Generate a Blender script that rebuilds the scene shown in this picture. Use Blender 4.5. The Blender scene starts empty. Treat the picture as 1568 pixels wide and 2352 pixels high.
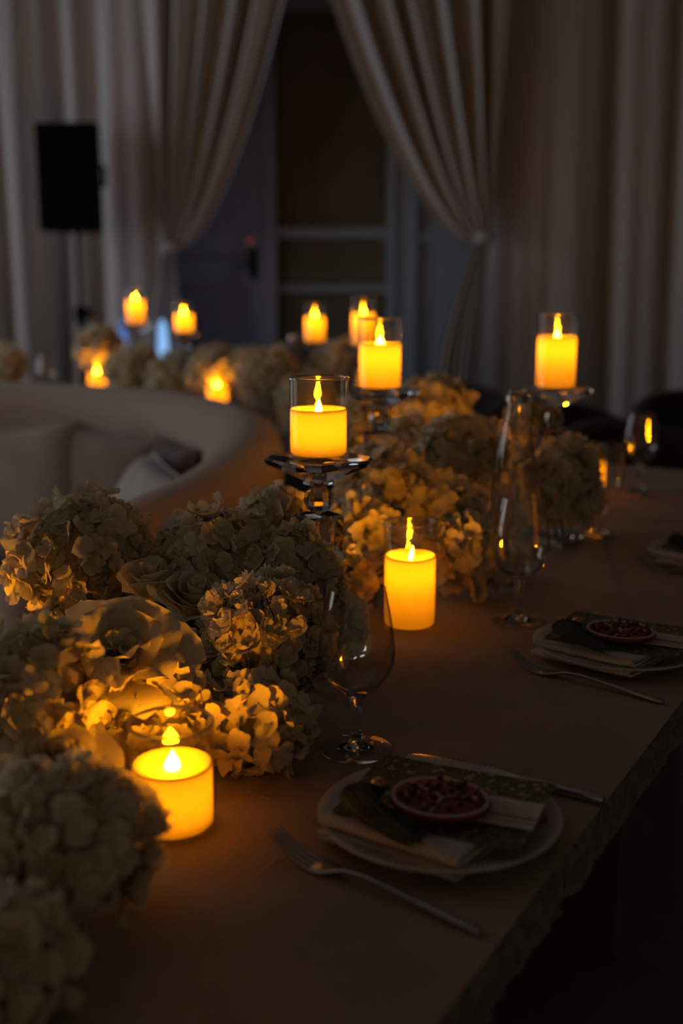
import bpy, math, random
import numpy as np
from mathutils import Vector, Matrix, Quaternion

PI = math.pi
R = math.radians
SC = bpy.context.scene
COL = SC.collection
rng = random.Random(7)

# ------------------------------------------------------------------ camera
cam_d = bpy.data.cameras.new('camera')
cam_d.sensor_fit = 'VERTICAL'
cam_d.sensor_height = 36.0
cam_d.sensor_width = 24.0
cam_d.lens = 40.0
cam_d.clip_start = 0.02
cam_d.dof.use_dof = True
cam_d.dof.focus_distance = 1.30
cam_d.dof.aperture_fstop = 2.5
cam = bpy.data.objects.new('camera', cam_d)
COL.objects.link(cam)
cam.location = (0, 0, 1.25)
cam.rotation_euler = (R(90 - 11.7), 0, 0)
SC.camera = cam

# ------------------------------------------------------------------ world, dusk through the windows, exposure
w = bpy.data.worlds.new('world')
SC.world = w
w.use_nodes = True
bg = w.node_tree.nodes['Background']
bg.inputs[0].default_value = (1.0, 0.75, 0.47, 1)
bg.inputs[1].default_value = 0.078

CANDLE = (1.0, 0.30, 0.006)


def area_light(name, loc, rot, sx, sy, power, color):
    l = bpy.data.lights.new(name, 'AREA')
    l.shape = 'RECTANGLE'
    l.size = sx
    l.size_y = sy
    l.energy = power
    l.color = color
    o = bpy.data.objects.new(name, l)
    o.location = loc
    o.rotation_euler = rot
    COL.objects.link(o)
    return o


# late dusk coming in through the two tall windows of the left wall
area_light('window_daylight', (-3.83, 2.6, 1.7), (0, R(-90), 0), 2.2, 1.6, 15.0, (1.0, 0.91, 0.85))
area_light('window_daylight', (-3.83, 5.2, 1.7), (0, R(-90), 0), 2.2, 1.6, 20.0, (0.76, 0.92, 1.13))

vs = SC.view_settings
vs.view_transform = 'Standard'
vs.look = 'None'
vs.exposure = 0.0
vs.gamma = 1.0
vs.use_curve_mapping = False
SC.display_settings.display_device = 'sRGB'
cy = SC.cycles
cy.use_denoising = True
cy.max_bounces = 8
cy.diffuse_bounces = 2
cy.glossy_bounces = 4
cy.transmission_bounces = 9
cy.transparent_max_bounces = 14
cy.use_adaptive_sampling = True
cy.adaptive_threshold = 0.015
cy.adaptive_min_samples = 40
cy.caustics_reflective = False
cy.caustics_refractive = False
cy.sample_clamp_indirect = 3.0
cy.blur_glossy = 0.5

# ------------------------------------------------------------------ helpers


def tag(o, label=None, cat=None, group=None, kind=None):
    if label:
        o['label'] = label
    if cat:
        o['category'] = cat
    if group:
        o['group'] = group
    if kind:
        o['kind'] = kind
    return o


def empty(name, loc=(0, 0, 0), rz=0.0):
    o = bpy.data.objects.new(name, None)
    o.empty_display_size = 0.05
    o.location = loc
    o.rotation_euler = (0, 0, rz)
    COL.objects.link(o)
    return o


def mesh(name, verts, faces, mat=None, smooth=True, sharp=None):
    m = bpy.data.meshes.new(name)
    m.from_pydata([tuple(map(float, v)) for v in verts], [], [tuple(map(int, f)) for f in faces])
    m.update()
    if mat is not None:
        m.materials.append(mat)
    m.polygons.foreach_set('use_smooth', [bool(smooth)] * len(m.polygons))
    if sharp is not None and smooth:
        m.set_sharp_from_angle(angle=R(sharp))
    m.update()
    return m


def obj(name, me, parent=None, loc=(0, 0, 0), rot=(0, 0, 0), scale=(1, 1, 1)):
    o = bpy.data.objects.new(name, me)
    o.parent = parent
    o.location = loc
    o.rotation_euler = rot
    o.scale = scale
    COL.objects.link(o)
    return o


def copy_tree(o, parent=None):
    c = o.copy()
    COL.objects.link(c)
    c.parent = parent
    for ch in list(o.children):
        copy_tree(ch, c)
    return c


class MB:
    """collects vertices and faces of one part"""

    def __init__(self):
        self.v = []
        self.f = []

    def add(self, v, f):
        b = len(self.v)
        self.v.extend([tuple(p) for p in v])
        self.f.extend([tuple(i + b for i in q) for q in f])
        return self

    def box(self, c, s, rz=0.0):
        x, y, z = s[0] / 2, s[1] / 2, s[2] / 2
        P = [(-x, -y, -z), (x, -y, -z), (x, y, -z), (-x, y, -z), (-x, -y, z), (x, -y, z), (x, y, z), (-x, y, z)]
        ca, sa = math.cos(rz), math.sin(rz)
        P = [(c[0] + a * ca - b * sa, c[1] + a * sa + b * ca, c[2] + k) for a, b, k in P]
        return self.add(P, [(0, 3, 2, 1), (4, 5, 6, 7), (0, 1, 5, 4), (1, 2, 6, 5), (2, 3, 7, 6), (3, 0, 4, 7)])

    def mesh(self, name, mat, smooth=False, sharp=None):
        return mesh(name, self.v, self.f, mat, smooth, sharp)


def lathe(prof, seg=40, closed=False):
    """prof: list of (r, z); r == 0 at an end makes a pole"""
    v, f, rings = [], [], []
    for r, z in prof:
        if r <= 1e-7:
            v.append((0, 0, z))
            rings.append([len(v) - 1])
        else:
            rings.append(list(range(len(v), len(v) + seg)))
            for k in range(seg):
                a = 2 * PI * k / seg
                v.append((r * math.cos(a), r * math.sin(a), z))
    pairs = list(zip(rings[:-1], rings[1:]))
    if closed:
        pairs.append((rings[-1], rings[0]))
    for A, B in pairs:
        if len(A) == 1 and len(B) == 1:
            continue
        for k in range(seg):
            k2 = (k + 1) % seg
            if len(A) == 1:
                f.append((A[0], B[k2], B[k]))
            elif len(B) == 1:
                f.append((A[k], A[k2], B[0]))
            else:
                f.append((A[k], A[k2], B[k2], B[k]))
    return v, f


def tube(pts, rad, seg=8):
    v, f = [], []
    P = [Vector(p) for p in pts]
    n = len(P)
    rr = rad if isinstance(rad, (list, tuple)) else [rad] * n
    up = Vector((0.13, 0.37, 0.92))
    for i in range(n):
        t = (P[min(i + 1, n - 1)] - P[max(i - 1, 0)]).normalized()
        a = t.cross(up)
        if a.length < 1e-4:
            a = t.cross(Vector((1, 0, 0)))
        a.normalize()
        b = t.cross(a)
        for k in range(seg):
            q = 2 * PI * k / seg
            p = P[i] + (a * math.cos(q) + b * math.sin(q)) * rr[i]
            v.append(tuple(p))
    for i in range(n - 1):
        for k in range(seg):
            k2 = (k + 1) % seg
            f.append((i * seg + k, i * seg + k2, (i + 1) * seg + k2, (i + 1) * seg + k))
    f.append(tuple(range(seg)))
    f.append(tuple(range((n - 1) * seg, n * seg))[::-1])
    return v, f


def loft(secs, seg=12, p=3.0):
    """secs: (x, yc, zc, width, thick) superellipse sections along x"""
    v, f = [], []
    for x, yc, zc, wd, th in secs:
        for k in range(seg):
            a = 2 * PI * (k + 0.5) / seg
            c, s = math.cos(a), math.sin(a)
            v.append((x, yc + math.copysign(abs(c) ** (2 / p), c) * wd / 2, zc + math.copysign(abs(s) ** (2 / p), s) * th / 2))
    n = len(secs)
    for i in range(n - 1):
        for k in range(seg):
            k2 = (k + 1) % seg
            f.append((i * seg + k, i * seg + k2, (i + 1) * seg + k2, (i + 1) * seg + k))
    f.append(tuple(range(seg))[::-1])
    f.append(tuple(range((n - 1) * seg, n * seg)))
    return v, f


def grid_faces(nu, nv, off=0, flip=False):
    f = []
    for i in range(nu - 1):
        for j in range(nv - 1):
            a = off + i * nv + j
            q = (a, a + nv, a + nv + 1, a + 1)
            f.append(q[::-1] if flip else q)
    return f


def vnoise(x, y, z=0.0):
    return (math.sin(x * 1.7 + 1.3 * math.sin(y * 2.1 + z)) + math.sin(y * 1.9 + 1.1 * math.sin(x * 2.3 - z) + 2.0)
            + 0.5 * math.sin(x * 4.3 + y * 3.7 + z * 2.0)) / 2.5


# ------------------------------------------------------------------ materials
MATS = {}


def mat_new(name):
    m = bpy.data.materials.new(name)
    m.use_nodes = True
    nt = m.node_tree
    nt.nodes.clear()
    out = nt.nodes.new('ShaderNodeOutputMaterial')
    MATS[name] = m
    return m, nt, out


def nd(nt, t, **kw):
    n = nt.nodes.new(t)
    for k, v in kw.items():
        if isinstance(k, str) and hasattr(n, k):
            setattr(n, k, v)
    return n


def setin(n, **kw):
    for k, v in kw.items():
        n.inputs[k.replace('_', ' ')].default_value = v
    return n


def principled(name, col, rough=0.6, metal=0.0, spec=0.4, noise=None, bump=None, sheen=0.0):
    """noise = (scale, second colour); bump = (scale, strength)"""
    m, nt, out = mat_new(name)
    b = nt.nodes.new('ShaderNodeBsdfPrincipled')
    b.inputs['Base Color'].default_value = (*col, 1)
    b.inputs['Roughness'].default_value = rough
    b.inputs['Metallic'].default_value = metal
    b.inputs['Specular IOR Level'].default_value = spec
    if sheen:
        b.inputs['Sheen Weight'].default_value = sheen
    tc = nt.nodes.new('ShaderNodeTexCoord')
    if noise:
        t = nt.nodes.new('ShaderNodeTexNoise')
        t.inputs['Scale'].default_value = noise[0]
        t.inputs['Detail'].default_value = 5
        nt.links.new(tc.outputs['Object'], t.inputs['Vector'])
        r = nt.nodes.new('ShaderNodeValToRGB')
        r.color_ramp.elements[0].position = 0.35
        r.color_ramp.elements[1].position = 0.68
        r.color_ramp.elements[0].color = (*col, 1)
        r.color_ramp.elements[1].color = (*noise[1], 1)
        nt.links.new(t.outputs['Fac'], r.inputs['Fac'])
        nt.links.new(r.outputs['Color'], b.inputs['Base Color'])
    if bump:
        t = nt.nodes.new('ShaderNodeTexNoise')
        t.inputs['Scale'].default_value = bump[0]
        t.inputs['Detail'].default_value = 6
        nt.links.new(tc.outputs['Object'], t.inputs['Vector'])
        bm = nt.nodes.new('ShaderNodeBump')
        bm.inputs['Strength'].default_value = bump[1]
        bm.inputs['Distance'].default_value = 0.004
        nt.links.new(t.outputs['Fac'], bm.inputs['Height'])
        nt.links.new(bm.outputs['Normal'], b.inputs['Normal'])
    nt.links.new(b.outputs['BSDF'], out.inputs['Surface'])
    return m


def petal_material(name, col, col2, transl=0.27):
    m, nt, out = mat_new(name)
    oi = nt.nodes.new('ShaderNodeObjectInfo')
    tc = nt.nodes.new('ShaderNodeTexCoord')
    ns = nt.nodes.new('ShaderNodeTexNoise')
    ns.inputs['Scale'].default_value = 40
    nt.links.new(tc.outputs['Object'], ns.inputs['Vector'])
    ad = nt.nodes.new('ShaderNodeMath')
    ad.operation = 'MULTIPLY_ADD'
    nt.links.new(ns.outputs['Fac'], ad.inputs[0])
    ad.inputs[1].default_value = 0.6
    nt.links.new(oi.outputs['Random'], ad.inputs[2])
    mx = nt.nodes.new('ShaderNodeMix')
    mx.data_type = 'RGBA'
    mx.inputs['A'].default_value = (*col, 1)
    mx.inputs['B'].default_value = (*col2, 1)
    sc = nt.nodes.new('ShaderNodeMath')
    sc.operation = 'MULTIPLY'
    sc.inputs[1].default_value = 0.62
    nt.links.new(ad.outputs[0], sc.inputs[0])
    nt.links.new(sc.outputs[0], mx.inputs['Factor'])
    df = nt.nodes.new('ShaderNodeBsdfDiffuse')
    tr = nt.nodes.new('ShaderNodeBsdfTranslucent')
    ms = nt.nodes.new('ShaderNodeMixShader')
    ms.inputs[0].default_value = transl
    nt.links.new(mx.outputs['Result'], df.inputs['Color'])
    nt.links.new(mx.outputs['Result'], tr.inputs['Color'])
    nt.links.new(df.outputs[0], ms.inputs[1])
    nt.links.new(tr.outputs[0], ms.inputs[2])
    nt.links.new(ms.outputs[0], out.inputs['Surface'])
    return m


M_PETAL = petal_material('petal_white', (0.94, 0.83, 0.64), (0.86, 0.74, 0.50))
M_PETAL_G = petal_material('petal_greenish', (0.84, 0.76, 0.48), (0.74, 0.69, 0.40))
M_ROSE = petal_material('petal_cream', (0.94, 0.83, 0.60), (0.88, 0.77, 0.50), 0.26)
M_CORE = principled('flower_stalks', (0.52, 0.46, 0.26), 0.8, noise=(120, (0.68, 0.60, 0.38)))
M_STEM = principled('stem_green', (0.07, 0.12, 0.04), 0.6, noise=(60, (0.10, 0.16, 0.05)))
M_LEAF = principled('leaf_green', (0.025, 0.06, 0.022), 0.5, noise=(50, (0.04, 0.085, 0.03)))
M_TABLE = principled('table_plaster', (0.42, 0.345, 0.27), 0.75, spec=0.2, noise=(14, (0.375, 0.305, 0.235)), bump=(220, 0.22))
M_ROUGH = principled('table_rough_edge', (0.33, 0.30, 0.25), 0.95, spec=0.1, noise=(60, (0.19, 0.175, 0.145)), bump=(140, 1.0))
M_SOFA = principled('sofa_boucle', (0.58, 0.465, 0.385), 0.95, spec=0.1, noise=(90, (0.52, 0.415, 0.345)), bump=(500, 0.5), sheen=0.3)
M_CUSH_L = principled('cushion_ivory', (0.66, 0.62, 0.58), 0.95, spec=0.1, noise=(120, (0.58, 0.54, 0.50)), bump=(600, 0.4))
M_CUSH_M = principled('cushion_taupe', (0.46, 0.385, 0.345), 0.9, spec=0.1, noise=(120, (0.40, 0.335, 0.30)), bump=(600, 0.4), sheen=0.3)
M_CUSH_B = principled('cushion_brown', (0.20, 0.15, 0.13), 0.9, spec=0.1, noise=(120, (0.155, 0.115, 0.10)), bump=(600, 0.4), sheen=0.3)
M_CURT = principled('curtain_cloth', (0.70, 0.62, 0.555), 0.95, spec=0.05, noise=(160, (0.64, 0.565, 0.505)), bump=(700, 0.15), sheen=0.2)
M_WALL = principled('wall_olive', (0.22, 0.185, 0.12), 0.8, noise=(8, (0.19, 0.16, 0.10)), bump=(120, 0.2))
M_PAINT = principled('painted_panel', (0.44, 0.51, 0.60), 0.6, noise=(10, (0.40, 0.47, 0.56)))
M_SIDE = principled('wall_plaster', (0.40, 0.37, 0.34), 0.9, noise=(6, (0.36, 0.335, 0.31)))
M_CEIL = principled('ceiling_paint', (0.42, 0.43, 0.46), 0.9, noise=(6, (0.39, 0.40, 0.43)))
M_FLOOR = principled('floor_wood', (0.22, 0.19, 0.15), 0.6, noise=(9, (0.18, 0.155, 0.12)))
M_BLACK = principled('speaker_black', (0.004, 0.004, 0.0045), 0.8, spec=0.1, noise=(200, (0.006, 0.006, 0.0065)))
M_GRILLE = principled('speaker_grille', (0.005, 0.005, 0.0055), 0.95, spec=0.05, noise=(900, (0.004, 0.004, 0.004)))
M_DARK = principled('chair_velvet', (0.030, 0.024, 0.022), 0.9, noise=(80, (0.022, 0.018, 0.017)), sheen=0.15)
M_CHLEG = principled('chair_leg_wood', (0.02, 0.015, 0.012), 0.5, noise=(50, (0.03, 0.02, 0.015)))
M_STEEL = principled('cutlery_steel', (0.55, 0.53, 0.50), 0.22, metal=1.0, noise=(40, (0.48, 0.46, 0.44)))
M_PLATE = principled('plate_ceramic', (0.68, 0.64, 0.60), 0.22, spec=0.45, noise=(30, (0.64, 0.60, 0.56)))
M_NAPKIN = principled('napkin_linen', (0.74, 0.69, 0.65), 0.95, spec=0.1, noise=(300, (0.66, 0.61, 0.57)), bump=(900, 0.4))
M_PAPER = principled('name_paper', (0.72, 0.64, 0.59), 0.9, noise=(60, (0.66, 0.58, 0.53)))
M_INK = principled('ink_brown', (0.12, 0.05, 0.05), 0.9, noise=(60, (0.17, 0.09, 0.08)))
M_RIND = principled('pomegranate_rind', (0.26, 0.03, 0.035), 0.5, noise=(60, (0.20, 0.025, 0.04)))
M_PITH = principled('pomegranate_pith', (0.72, 0.50, 0.47), 0.7, noise=(90, (0.66, 0.42, 0.40)))
M_FLESH = principled('pomegranate_flesh', (0.26, 0.075, 0.085), 0.6, noise=(220, (0.17, 0.035, 0.045)))
M_SEED = principled('pomegranate_seed', (0.09, 0.006, 0.014), 0.15, spec=0.6, noise=(120, (0.13, 0.01, 0.02)))
M_TASSEL = principled('tassel_green', (0.008, 0.022, 0.013), 0.8, noise=(300, (0.014, 0.034, 0.02)))
M_GOLD = principled('gold_cap', (0.75, 0.42, 0.15), 0.3, metal=1.0, noise=(90, (0.65, 0.36, 0.12)))
M_BEAD = principled('bead_red', (0.22, 0.012, 0.012), 0.3, noise=(90, (0.16, 0.01, 0.01)))
M_ROD = principled('rod_metal', (0.05, 0.045, 0.04), 0.4, metal=1.0, noise=(50, (0.06, 0.055, 0.05)))
M_BASE = principled('table_base', (0.13, 0.12, 0.105), 0.9, noise=(12, (0.11, 0.10, 0.09)), bump=(90, 0.6))


def menu_material():
    m, nt, out = mat_new('menu_card_pattern')
    tc = nt.nodes.new('ShaderNodeTexCoord')
    vo = nt.nodes.new('ShaderNodeTexVoronoi')
    vo.feature = 'F1'
    vo.inputs['Scale'].default_value = 85
    ns = nt.nodes.new('ShaderNodeTexNoise')
    ns.inputs['Scale'].default_value = 170
    ns.inputs['Detail'].default_value = 2
    mxv = nt.nodes.new('ShaderNodeMix')
    mxv.data_type = 'VECTOR'
    mxv.inputs['Factor'].default_value = 0.012
    nt.links.new(tc.outputs['Object'], ns.inputs['Vector'])
    nt.links.new(tc.outputs['Object'], mxv.inputs['A'])
    nt.links.new(ns.outputs['Color'], mxv.inputs['B'])
    nt.links.new(mxv.outputs['Result'], vo.inputs['Vector'])
    ra = nt.nodes.new('ShaderNodeValToRGB')
    ra.color_ramp.interpolation = 'CONSTANT'
    e = ra.color_ramp.elements
    e[0].position = 0.0
    e[0].color = (0.40, 0.30, 0.24, 1)
    e[1].position = 0.13
    e[1].color = (0.31, 0.30, 0.21, 1)
    for p, c in ((0.34, (0.085, 0.10, 0.055)), (0.62, (0.15, 0.165, 0.095))):
        q = e.new(p)
        q.color = (*c, 1)
    nt.links.new(vo.outputs['Distance'], ra.inputs['Fac'])
    b = nt.nodes.new('ShaderNodeBsdfPrincipled')
    b.inputs['Roughness'].default_value = 0.75
    b.inputs['Specular IOR Level'].default_value = 0.2
    nt.links.new(ra.outputs['Color'], b.inputs['Base Color'])
    nt.links.new(b.outputs[0], out.inputs['Surface'])
    return m


M_MENU = menu_material()


def thin_glass(name, tint=(0.97, 0.97, 0.95)):
    m, nt, out = mat_new(name)
    lw = nt.nodes.new('ShaderNodeLayerWeight')
    lw.inputs['Blend'].default_value = 0.5
    pw = nt.nodes.new('ShaderNodeMath')
    pw.operation = 'POWER'
    pw.inputs[1].default_value = 5.0
    nt.links.new(lw.outputs['Facing'], pw.inputs[0])
    fr = nt.nodes.new('ShaderNodeMath')      # Schlick reflectance, same from both sides of the pane
    fr.operation = 'MULTIPLY_ADD'
    fr.inputs[1].default_value = 0.75
    fr.inputs[2].default_value = 0.045
    nt.links.new(pw.outputs[0], fr.inputs[0])
    tr = nt.nodes.new('ShaderNodeBsdfTransparent')
    tr.inputs['Color'].default_value = (*tint, 1)
    gl = nt.nodes.new('ShaderNodeBsdfGlossy')
    gl.inputs['Roughness'].default_value = 0.02
    tc = nt.nodes.new('ShaderNodeTexCoord')
    ns = nt.nodes.new('ShaderNodeTexNoise')
    ns.inputs['Scale'].default_value = 30
    bm = nt.nodes.new('ShaderNodeBump')
    bm.inputs['Strength'].default_value = 0.03
    nt.links.new(tc.outputs['Object'], ns.inputs['Vector'])
    nt.links.new(ns.outputs['Fac'], bm.inputs['Height'])
    nt.links.new(bm.outputs['Normal'], gl.inputs['Normal'])
    ms = nt.nodes.new('ShaderNodeMixShader')
    nt.links.new(fr.outputs[0], ms.inputs[0])
    nt.links.new(tr.outputs[0], ms.inputs[1])
    nt.links.new(gl.outputs[0], ms.inputs[2])
    nt.links.new(ms.outputs[0], out.inputs['Surface'])
    return m


def solid_glass(name, ior=1.5, col=(0.97, 0.98, 0.99)):
    m, nt, out = mat_new(name)
    g = nt.nodes.new('ShaderNodeBsdfGlass')
    g.inputs['IOR'].default_value = ior
    g.inputs['Roughness'].default_value = 0.0
    g.inputs['Color'].default_value = (*col, 1)
    tc = nt.nodes.new('ShaderNodeTexCoord')
    ns = nt.nodes.new('ShaderNodeTexNoise')
    ns.inputs['Scale'].default_value = 25
    bm = nt.nodes.new('ShaderNodeBump')
    bm.inputs['Strength'].default_value = 0.015
    nt.links.new(tc.outputs['Object'], ns.inputs['Vector'])
    nt.links.new(ns.outputs['Fac'], bm.inputs['Height'])
    nt.links.new(bm.outputs['Normal'], g.inputs['Normal'])
    nt.links.new(g.outputs[0], out.inputs['Surface'])
    return m




def edge_glass(name, dark):
    """thin blown glass: clear face-on, darker where the wall is seen edge-on, Schlick reflections"""
    m = thin_glass(name)
    nt = m.node_tree
    [n for n in nt.nodes if n.type == 'MATH' and n.operation == 'MULTIPLY_ADD'][0].inputs[2].default_value = 0.07
    tr = [n for n in nt.nodes if n.type == 'BSDF_TRANSPARENT'][0]
    lw = [n for n in nt.nodes if n.type == 'LAYER_WEIGHT'][0]
    pw = nt.nodes.new('ShaderNodeMath')
    pw.operation = 'POWER'
    pw.inputs[1].default_value = 4.5
    nt.links.new(lw.outputs['Facing'], pw.inputs[0])
    mx = nt.nodes.new('ShaderNodeMix')
    mx.data_type = 'RGBA'
    mx.inputs['A'].default_value = (0.975, 0.975, 0.97, 1)
    mx.inputs['B'].default_value = (*dark, 1)
    nt.links.new(pw.outputs[0], mx.inputs['Factor'])
    nt.links.new(mx.outputs['Result'], tr.inputs['Color'])
    return m


M_TGLASS = thin_glass('candle_glass')
M_BOWL = edge_glass('wine_bowl_glass', (0.50, 0.52, 0.54))
M_BOTTLE_T = edge_glass('bottle_thin_glass', (0.45, 0.48, 0.50))
M_GLASS = solid_glass('wine_glass', 1.48)
M_CRYSTAL = solid_glass('crystal', 1.54)
M_BOTTLE = solid_glass('bottle_glass', 1.46, (0.93, 0.96, 0.95))


def wax_material():
    m, nt, out = mat_new('candle_wax')
    tc = nt.nodes.new('ShaderNodeTexCoord')
    ns = nt.nodes.new('ShaderNodeTexNoise')
    ns.inputs['Scale'].default_value = 35
    nt.links.new(tc.outputs['Object'], ns.inputs['Vector'])
    mx = nt.nodes.new('ShaderNodeMix')
    mx.data_type = 'RGBA'
    mx.inputs['A'].default_value = (0.88, 0.78, 0.42, 1)
    mx.inputs['B'].default_value = (0.85, 0.74, 0.38, 1)
    nt.links.new(ns.outputs['Fac'], mx.inputs['Factor'])
    df = nt.nodes.new('ShaderNodeBsdfDiffuse')
    tr = nt.nodes.new('ShaderNodeBsdfTranslucent')
    ms = nt.nodes.new('ShaderNodeMixShader')
    ms.inputs[0].default_value = 0.78
    nt.links.new(mx.outputs['Result'], df.inputs['Color'])
    nt.links.new(mx.outputs['Result'], tr.inputs['Color'])
    nt.links.new(df.outputs[0], ms.inputs[1])
    nt.links.new(tr.outputs[0], ms.inputs[2])
    nt.links.new(ms.outputs[0], out.inputs['Surface'])
    return m


M_WAX = wax_material()


def emission(name, col, strength):
    m, nt, out = mat_new(name)
    e = nt.nodes.new('ShaderNodeEmission')
    e.inputs[0].default_value = (*col, 1)
    e.inputs[1].default_value = strength
    nt.links.new(e.outputs[0], out.inputs['Surface'])
    return m


M_FLAME = emission('led_flame', (1.0, 0.34, 0.003), 540.0)
M_FLAME_DIM = emission('led_flame_dim', (1.0, 0.34, 0.003), 45.0)
M_LED = emission('uplight_lens', (0.30, 0.45, 1.0), 6.0)
M_LEDRED = emission('red_indicator', (1.0, 0.12, 0.05), 0.25)

# ------------------------------------------------------------------ setting: floor, walls, ceiling
TOP = 0.75                      # table height
ROOM = (-4.0, 4.2, -3.2, 7.75)  # x0 x1 y0 y1
H = 3.6


def slab(name, c, s, m, kind='structure', parent=None, rz=0.0):
    o = obj(name, MB().box((0, 0, 0), s).mesh(name, m), parent, c, (0, 0, rz))
    if kind and parent is None:
        tag(o, kind=kind)
    return o


x0, x1, y0, y1 = ROOM
fl = slab('floor', ((x0 + x1) / 2, (y0 + y1) / 2, -0.05), (x1 - x0, y1 - y0, 0.1), M_FLOOR)
slab('ceiling', ((x0 + x1) / 2, (y0 + y1) / 2, H + 0.05), (x1 - x0, y1 - y0, 0.1), M_CEIL)
slab('wall_back', ((x0 + x1) / 2, y1 + 0.05, H / 2), (x1 - x0, 0.1, H), M_WALL)
slab('wall_right', (x1 + 0.05, (y0 + y1) / 2, H / 2), (0.1, y1 - y0, H), M_SIDE)
# left wall with two window openings
wl = MB()
W1, W2 = (1.75, 3.45), (4.35, 6.05)
for a, b in ((y0, W1[0]), (W1[1], W2[0]), (W2[1], y1)):
    wl.box((x0 - 0.05, (a + b) / 2, H / 2), (0.1, b - a, H))
for a, b in (W1, W2):
    wl.box((x0 - 0.05, (a + b) / 2, 0.3), (0.1, b - a, 0.6))
    wl.box((x0 - 0.05, (a + b) / 2, 3.3), (0.1, b - a, 0.6))
tag(obj('wall_left', wl.mesh('wall_left', M_SIDE)), kind='structure')
for k, (a, b) in enumerate((W1, W2)):
    we = tag(empty('window_%d' % (k + 1), (x0 - 0.05, (a + b) / 2, 0.6)), kind='structure')
    fr = MB()
    wd = b - a
    for yy in (-wd / 2 + 0.03, 0, wd / 2 - 0.03):
        fr.box((0, yy, 1.2), (0.06, 0.06, 2.4))
    for zz in (0.03, 1.2, 2.37):
        fr.box((0, 0, zz), (0.05, wd - 0.01, 0.06))
    obj('window_frame', fr.mesh('window_frame', M_PAINT), we)
    for sy in (-1, 1):
        for zz in (0.615, 1.785):
            obj('pane', MB().box((0, sy * wd / 4, zz), (0.006, wd / 2 - 0.09, 1.11)).mesh('pane', M_TGLASS), we)

# panelled back wall between the drapes: painted pilasters, dado, door leaf, cornice
yb = y1
trim_n = [0]


def trim(parts, m):
    trim_n[0] += 1
    mb = MB()
    for c, s in parts:
        mb.box(c, s)
    return tag(obj('trim_%d' % trim_n[0], mb.mesh('trim', m)), kind='structure')


trim([((-0.47, yb - 0.05, 1.45), (0.09, 0.10, 2.9))], M_PAINT)                      # left jamb
trim([((0.40, yb - 0.03, 1.45), (0.20, 0.06, 2.9))], M_PAINT)                       # right pilaster
trim([((0.33, yb - 0.075, 1.45), (0.05, 0.03, 2.9))], M_PAINT)
trim([((0.0, yb - 0.06, 2.98), (3.2, 0.12, 0.16)), ((0.0, yb - 0.09, 3.08), (3.2, 0.18, 0.05))], M_CEIL)
trim([((-0.06, yb - 0.035, 1.53), (0.72, 0.07, 0.06))], M_PAINT)                    # dado rail
trim([((-0.06, yb - 0.02, 1.36), (0.72, 0.04, 0.03))], M_WALL)
trim([((-0.06, yb - 0.02, 1.17), (0.72, 0.04, 0.045))], M_PAINT)
trim([((-0.06, yb - 0.02, 0.60), (0.72, 0.04, 0.045))], M_PAINT)
for xa, xb, za, zb in ((-0.36, 0.24, 0.66, 1.11), (-0.36, 0.24, 1.62, 2.82), (0.56, 0.98, 0.30, 1.42), (0.56, 0.98, 1.58, 2.78)):
    t = 0.03
    trim([(((xa + xb) / 2, yb - 0.012, za), (xb - xa, 0.024, t)), (((xa + xb) / 2, yb - 0.012, zb), (xb - xa, 0.024, t)),
          ((xa, yb - 0.012, (za + zb) / 2), (t, 0.024, zb - za)), ((xb, yb - 0.012, (za + zb) / 2), (t, 0.024, zb - za))],
         M_PAINT if xa > 0 else M_WALL)
trim([((0.80, yb - 0.004, 1.45), (0.60, 0.008, 2.9))], M_PAINT)
trim([((0.80, yb - 0.02, 1.50), (0.60, 0.04, 0.05))], M_PAINT)
# door leaf on the left of the opening
de = tag(empty('door_1', (-0.86, yb - 0.03, 0)), kind='structure')
obj('door_leaf', MB().box((0, 0, 1.35), (0.68, 0.05, 2.7)).mesh('door_leaf', M_PAINT), de)
for za, zb in ((0.25, 1.15), (1.35, 2.5)):
    mb = MB()
    for c, s in (((0, -0.03, za), (0.46, 0.02, 0.03)), ((0, -0.03, zb), (0.46, 0.02, 0.03)),
                 ((-0.23, -0.03, (za + zb) / 2), (0.03, 0.02, zb - za)), ((0.23, -0.03, (za + zb) / 2), (0.03, 0.02, zb - za))):
        mb.box(c, s)
    obj('door_panel_moulding', mb.mesh('door_panel_moulding', M_PAINT), de)
hv, hf = tube([(0.28, -0.03, 1.32), (0.28, -0.075, 1.32), (0.27, -0.085, 1.32), (0.17, -0.085, 1.32)], 0.011, 8)
obj('door_handle', mesh('door_handle', hv, hf, M_ROD), de)
obj('door_plate', MB().box((0.28, -0.03, 1.33), (0.05, 0.012, 0.20)).mesh('door_plate', M_BLACK), de)
obj('indicator_light', MB().box((0.255, -0.032, 1.475), (0.03, 0.014, 0.02)).mesh('indicator_light', M_LEDRED), de)

# ------------------------------------------------------------------ curtains


def cloth_sheet(fn, nu, nz):
    v = []
    for i in range(nu):
        for j in range(nz):
            v.append(fn(i / (nu - 1), j / (nz - 1)))
    return v, grid_faces(nu, nz)


def fold_profile(u, freqs):
    return sum(a * math.sin(2 * PI * f * u + p) for f, a, p in freqs)


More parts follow.
